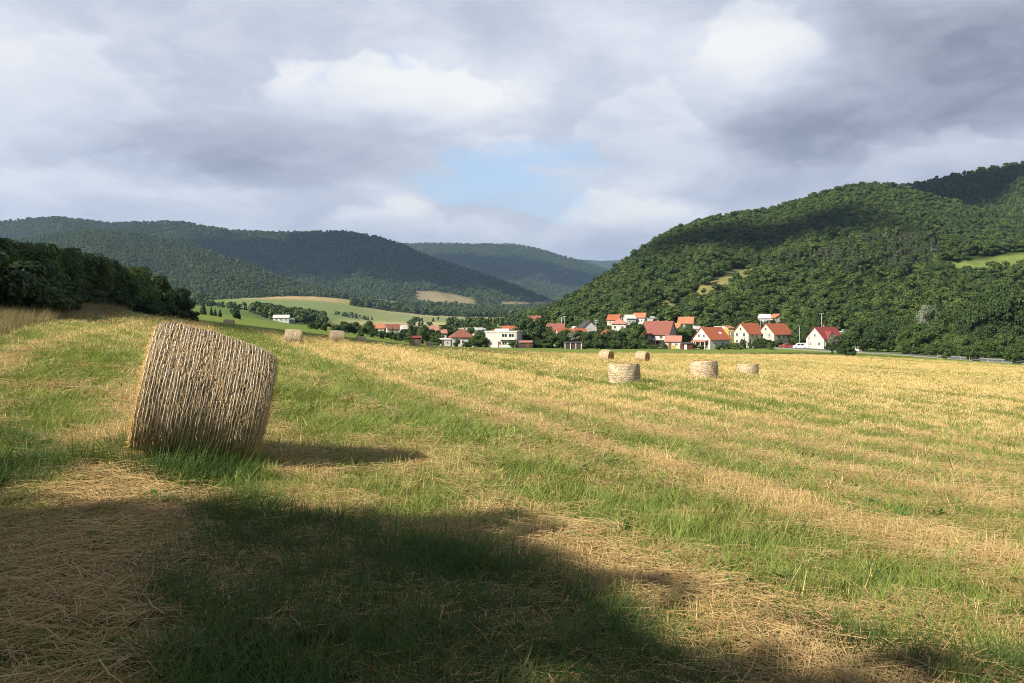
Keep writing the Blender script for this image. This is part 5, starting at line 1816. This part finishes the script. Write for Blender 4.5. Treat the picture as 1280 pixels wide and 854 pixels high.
# ------------------------------------------------------------------ sun, clouds, sky, air, camera
SUN_EL = R(33)
SUN_AZ = R(40)                # the light travels to the right and away from the camera
TRAVEL = Vector((math.cos(SUN_AZ) * math.cos(SUN_EL), math.sin(SUN_AZ) * math.cos(SUN_EL), -math.sin(SUN_EL)))
ld = bpy.data.lights.new('sun', 'SUN')
ld.energy = 5.0
ld.angle = R(.5)
ld.color = (1, .92, .79)
lo = bpy.data.objects.new('sun', ld)
COL.objects.link(lo)
lo.rotation_euler = TRAVEL.to_track_quat('-Z', 'Y').to_euler()
lo.location = (-40, -30, 60)


def cloud(tx, ty, tz_, alt, lx, ly, rot, seed, label):
    """a flat lumpy cloud at altitude alt, standing between the sun and the point (tx, ty, tz_)"""
    k = (alt - tz_) / -TRAVEL.z
    c = Vector((tx, ty, tz_)) - TRAVEL * k
    rng = np.random.default_rng(seed)
    n = 520
    nu, nv = 12, 7
    th, ph = np.meshgrid(np.linspace(0, 2 * PI, nu + 1)[:-1], np.linspace(-PI / 2, PI / 2, nv), indexing='xy')
    a, b = th.ravel(), ph.ravel()
    ball = np.stack([np.cos(a) * np.cos(b), np.sin(a) * np.cos(b), np.sin(b)], 1)
    V, Fc = [], []
    gf = grid_faces(nv, nu, True)
    q = min(lx, ly)
    for k in range(n):
        p = rng.normal(0, .46, 2)
        d = math.hypot(*p)
        r = max(6., q * rng.uniform(.07, .2) * max(.35, 1.2 - .7 * d))
        jit = 1 + .25 * rng.normal(size=(len(ball), 1))
        V.append(ball * jit * [r, r, r * .55] + [p[0] * lx, p[1] * ly, rng.uniform(0, .22) * q * max(0, 1 - d)])
        Fc.append(gf + k * len(ball))
    v, f = np.concatenate(V), np.concatenate(Fc)
    o = link('cloud', mesh_np('cloud', v, f, [M['cloud']], True), None, c, (0, 0, rot))
    tag(o, label, None, None, 'structure')


cm_, ct, cb_ = new_mat('cloud_white')
cb_.inputs['Base Color'].default_value = (.85, .85, .87, 1)
cb_.inputs['Roughness'].default_value = 1
M['cloud'] = cm_
cloud(-28, 128, 0, 1100, 62, 17, R(76), 1, 'cloud behind the photographer shading the left edge of the field')
cloud(8, 204, 0, 1100, 66, 15, R(24), 2, 'cloud behind the photographer shading the far edge of the field')
cloud(-50, 92, 2, 1100, 40, 20, R(50), 9, 'cloud behind the photographer shading the bank below the left wood')
cloud(-900, 3300, 250, 3200, 900, 380, R(10), 3, 'cloud shading the upper part of the left range')
cloud(-150, 3100, 200, 3200, 800, 330, R(-10), 4, 'cloud shading the middle of the left range')
cloud(300, 5600, 300, 3600, 1500, 500, R(0), 5, 'cloud shading the ridge that closes the valley')
cloud(250, 800, 85, 2600, 190, 75, R(28), 6, 'cloud shading the middle of the main hill')
cloud(720, 1400, 230, 2800, 230, 130, R(20), 7, 'cloud shading the hill behind on the right')


def sky():
    w = bpy.data.worlds.new('World')
    SC.world = w
    w.use_nodes = True
    t = NT(w.node_tree)
    w.node_tree.nodes.clear()
    out = t.n('ShaderNodeOutputWorld')
    bg = t.n('ShaderNodeBackground')
    bg.inputs['Strength'].default_value = .1
    t.set(out.inputs[0], bg.outputs[0])
    ns = t.n('ShaderNodeTexSky')
    ns.sky_type = 'NISHITA'
    ns.sun_disc = False
    ns.sun_elevation = SUN_EL
    d = -TRAVEL
    ns.sun_rotation = math.atan2(d.x, d.y)
    co = t.n('ShaderNodeTexCoord').outputs['Generated']
    sx = t.n('ShaderNodeSeparateXYZ')
    t.set(sx.inputs[0], co)
    x, y, z = sx.outputs
    zc = t.math('MAXIMUM', z, 0.0)
    den = t.math('ADD', zc, .10)
    cmb = t.n('ShaderNodeCombineXYZ')
    t.set(cmb.inputs[0], t.math('DIVIDE', x, den))
    t.set(cmb.inputs[1], t.math('DIVIDE', y, den))
    pl = cmb.outputs[0]
    warp = t.noise(pl, 1.1, 4, .6, fac=False)
    sep = t.n('ShaderNodeSeparateXYZ')
    t.set(sep.inputs[0], warp)
    az = t.math('ARCTAN2', x, y)
    el = t.math('ARCSINE', z)
    azw = t.math('ADD', az, t.math('MULTIPLY', t.math('SUBTRACT', sep.outputs[0], .5), .22))
    elw = t.math('ADD', el, t.math('MULTIPLY', t.math('SUBTRACT', sep.outputs[1], .5), .075))
    fine = t.noise(pl, 2.6, 7, .6, .3)
    broad = t.noise(pl, .75, 4, .5)
    cm2 = t.n('ShaderNodeCombineXYZ')
    t.set(cm2.inputs[0], azw)
    t.set(cm2.inputs[1], t.math('MULTIPLY', elw, 2.1))
    puff = t.noise(cm2.outputs[0], 8.0, 9, .58, .25)

    def lobe(px, py, wx, wy, amp):
        a0, e0 = math.atan2(px - CX, F), math.atan2(HY - py, math.hypot(F, px - CX))
        da = t.math('MULTIPLY', t.math('SUBTRACT', azw, a0), F / wx)
        de = t.math('MULTIPLY', t.math('SUBTRACT', elw, e0), F / wy)
        r2 = t.math('ADD', t.math('MULTIPLY', da, da), t.math('MULTIPLY', de, de))
        return t.math('MULTIPLY', t.math('EXPONENT', t.math('MULTIPLY', r2, -1)), amp)

    def total(base, lobes):
        v = base
        for L in lobes:
            v = t.math('ADD', v, lobe(*L))
        return v
    bright = total(t.math('ADD', t.math('MULTIPLY_ADD', t.math('SUBTRACT', fine, .5), .12, .60), t.math('MULTIPLY', t.math('SUBTRACT', t.ramp(puff, .28, .72), .5), .20)), [
        (520, 112, 150, 34, .26), (640, 118, 60, 24, .12), (930, 66, 90, 40, .34), (780, 60, 160, 60, .10), (20, 40, 120, 60, .16), (120, 110, 90, 30, .10),
        (490, 262, 60, 16, .22), (790, 245, 90, 30, .22), (250, 232, 260, 20, .10), (20, 170, 120, 30, .08), (560, 180, 90, 25, .10), (840, 170, 90, 40, .12),
        (300, 200, 190, 32, -.26), (440, 165, 140, 22, -.14), (240, 90, 140, 30, -.06), (400, 30, 300, 40, .02), (1180, 110, 200, 90, -.24), (980, 165, 150, 34, -.16), (1080, 40, 90, 50, -.05), (1260, 20, 160, 120, -.16), (1000, 215, 200, 22, -.10), (620, 290, 180, 22, .05), (1150, 200, 180, 14, .14), (760, 110, 90, 40, -.06), (650, 30, 120, 40, -.03)])
    cm3 = t.n('ShaderNodeCombineXYZ')
    t.set(cm3.inputs[0], az)
    t.set(cm3.inputs[1], t.math('MULTIPLY', el, 1.5))
    bil = t.noise(cm3.outputs[0], 15, 9, .55, .1)
    bil2 = t.noise(cm3.outputs[0], 6, 3, .5)
    bils = t.math('ADD', t.math('MULTIPLY', bil, .6), t.math('MULTIPLY', bil2, .4))

    def cumulus(p0, p1, top, bot, amp, h=60):
        # a bank of cloud with a crisp billowing top and a soft base
        a0, a1 = (math.atan2(p0 - CX, F), math.atan2(p1 - CX, F))
        mid = (a0 + a1) / 2
        half = (a1 - a0) / 2
        q = t.math('DIVIDE', t.math('SUBTRACT', az, mid), half)
        arch = t.math('SUBTRACT', 1, t.math('MULTIPLY', t.math('MULTIPLY', q, q), .9))
        e_top = t.math('ADD', t.math('MULTIPLY', arch, (bot - top) / F), (HY - bot) / F)
        e_top = t.math('ADD', e_top, t.math('MULTIPLY', t.math('SUBTRACT', bils, .5), h / F * 2.6))
        dz = t.math('SUBTRACT', e_top, el)
        up_ = t.ramp(dz, -.002, .014)
        dn_ = t.ramp(el, (HY - bot - 22) / F, (HY - bot + 32) / F)
        fade = t.ramp(dz, .10, .02, .35, 1)
        lat = t.ramp(t.math('ABSOLUTE', q), 1.25, .7)
        return t.math('MULTIPLY', t.math('MULTIPLY', t.math('MULTIPLY', up_, dn_), t.math('MULTIPLY', lat, fade)), amp)
    for a in [(280, 680, 84, 142, .26), (380, 570, 244, 286, .20), (670, 920, 228, 300, .20), (-60, 330, 222, 268, .13), (860, 1040, 34, 100, .13), (540, 720, 168, 206, .12), (1060, 1330, 184, 236, .16), (700, 900, 110, 190, .12), (-80, 200, 84, 160, .12), (540, 660, 262, 300, .12)]:
        bright = t.math('ADD', bright, cumulus(*a))
    bright = t.math('ADD', bright, t.math('MULTIPLY', t.math('SUBTRACT', broad, .5), .16))
    # unseen sky overhead and behind, darkened so that the sun's shadows stay deep
    up = t.ramp(el, R(22), R(42), 0, .31)
    bright = t.math('SUBTRACT', bright, up)
    bk = t.ramp(y, .25, -.3, 0, .12)
    bright = t.math('SUBTRACT', bright, bk)
    ra = t.n('ShaderNodeValToRGB')
    cr = ra.color_ramp
    cr.elements[0].position = 0.
    cr.elements[0].color = (.10, .11, .14, 1)
    cr.elements[1].position = 1.
    cr.elements[1].color = (.93, .92, .91, 1)
    for p, c in ((.2, (.25, .27, .34)), (.4, (.43, .455, .55)), (.55, (.54, .575, .675)), (.75, (.725, .75, .825))):
        e = cr.elements.new(p)
        e.color = (*c, 1)
    t.set(ra.inputs[0], bright)
    gap = total(t.math('MULTIPLY', t.math('SUBTRACT', t.ramp(puff, .3, .7), .5), -.62), [
        (625, 215, 80, 42, .85), (555, 240, 95, 22, .6), (705, 215, 50, 40, .4), (455, 76, 60, 12, .26), (655, 102, 16, 10, .6), (410, 92, 30, 10, .2), (515, 80, 40, 8, .4), (690, 265, 40, 12, .4), (1010, 60, 40, 20, .0)])
    g = t.ramp(gap, .26, .95, 0, .85)
    # the gap shows the clear sky, veiled by thin cloud
    clear = t.n('ShaderNodeMix', data_type='RGBA')
    clear.inputs[0].default_value = .42
    t.set(clear.inputs[6], ns.outputs[0])
    clear.inputs[7].default_value = (2.8, 3.7, 5.2, 1)
    cl = t.n('ShaderNodeVectorMath', operation='SCALE')
    t.set(cl.inputs[0], ra.outputs[0])
    cl.inputs['Scale'].default_value = 5.7
    mx = t.mix(g, cl.outputs[0], clear.outputs[2])
    t.set(bg.inputs['Color'], mx)


sky()


def air():
    b = MB()
    b.box(-13000, 13000, -13000, 13500, -150, 1010)
    b.f = b.f
    m = bpy.data.materials.new('haze_air')
    m.use_nodes = True
    nt = m.node_tree
    nt.nodes.clear()
    o = nt.nodes.new('ShaderNodeOutputMaterial')
    v = nt.nodes.new('ShaderNodeVolumePrincipled')
    v.inputs['Color'].default_value = (.45, .68, 1., 1)
    v.inputs['Density'].default_value = 6.0e-5
    v.inputs['Anisotropy'].default_value = .2
    nt.links.new(v.outputs[0], o.inputs['Volume'])
    tag(b.build('haze', m), 'thin blue haze over the valley', None, None, 'stuff')


HAZE = True
if HAZE:
    air()

cd = bpy.data.cameras.new('camera')
cd.sensor_width = 36
cd.lens = 36 * F / 1280
cd.shift_y = -(427 - HY) / 1280
cd.clip_start = .05
cd.clip_end = 40000
co_ = bpy.data.objects.new('camera', cd)
COL.objects.link(co_)
co_.location = (0, 0, EYE)
co_.rotation_euler = (R(90), 0, 0)
SC.camera = co_

SC.view_settings.view_transform = 'Standard'
SC.view_settings.look = 'None'
SC.view_settings.exposure = .95
SC.view_settings.gamma = 1
SC.view_settings.use_curve_mapping = False
SC.cycles.use_denoising = True
SC.cycles.filter_width = 1.0
SC.cycles.denoising_prefilter = 'NONE'
SC.cycles.max_bounces = 6
SC.cycles.diffuse_bounces = 3
SC.cycles.transmission_bounces = 4
SC.cycles.volume_bounces = 0
SC.cycles.sample_clamp_indirect = 6
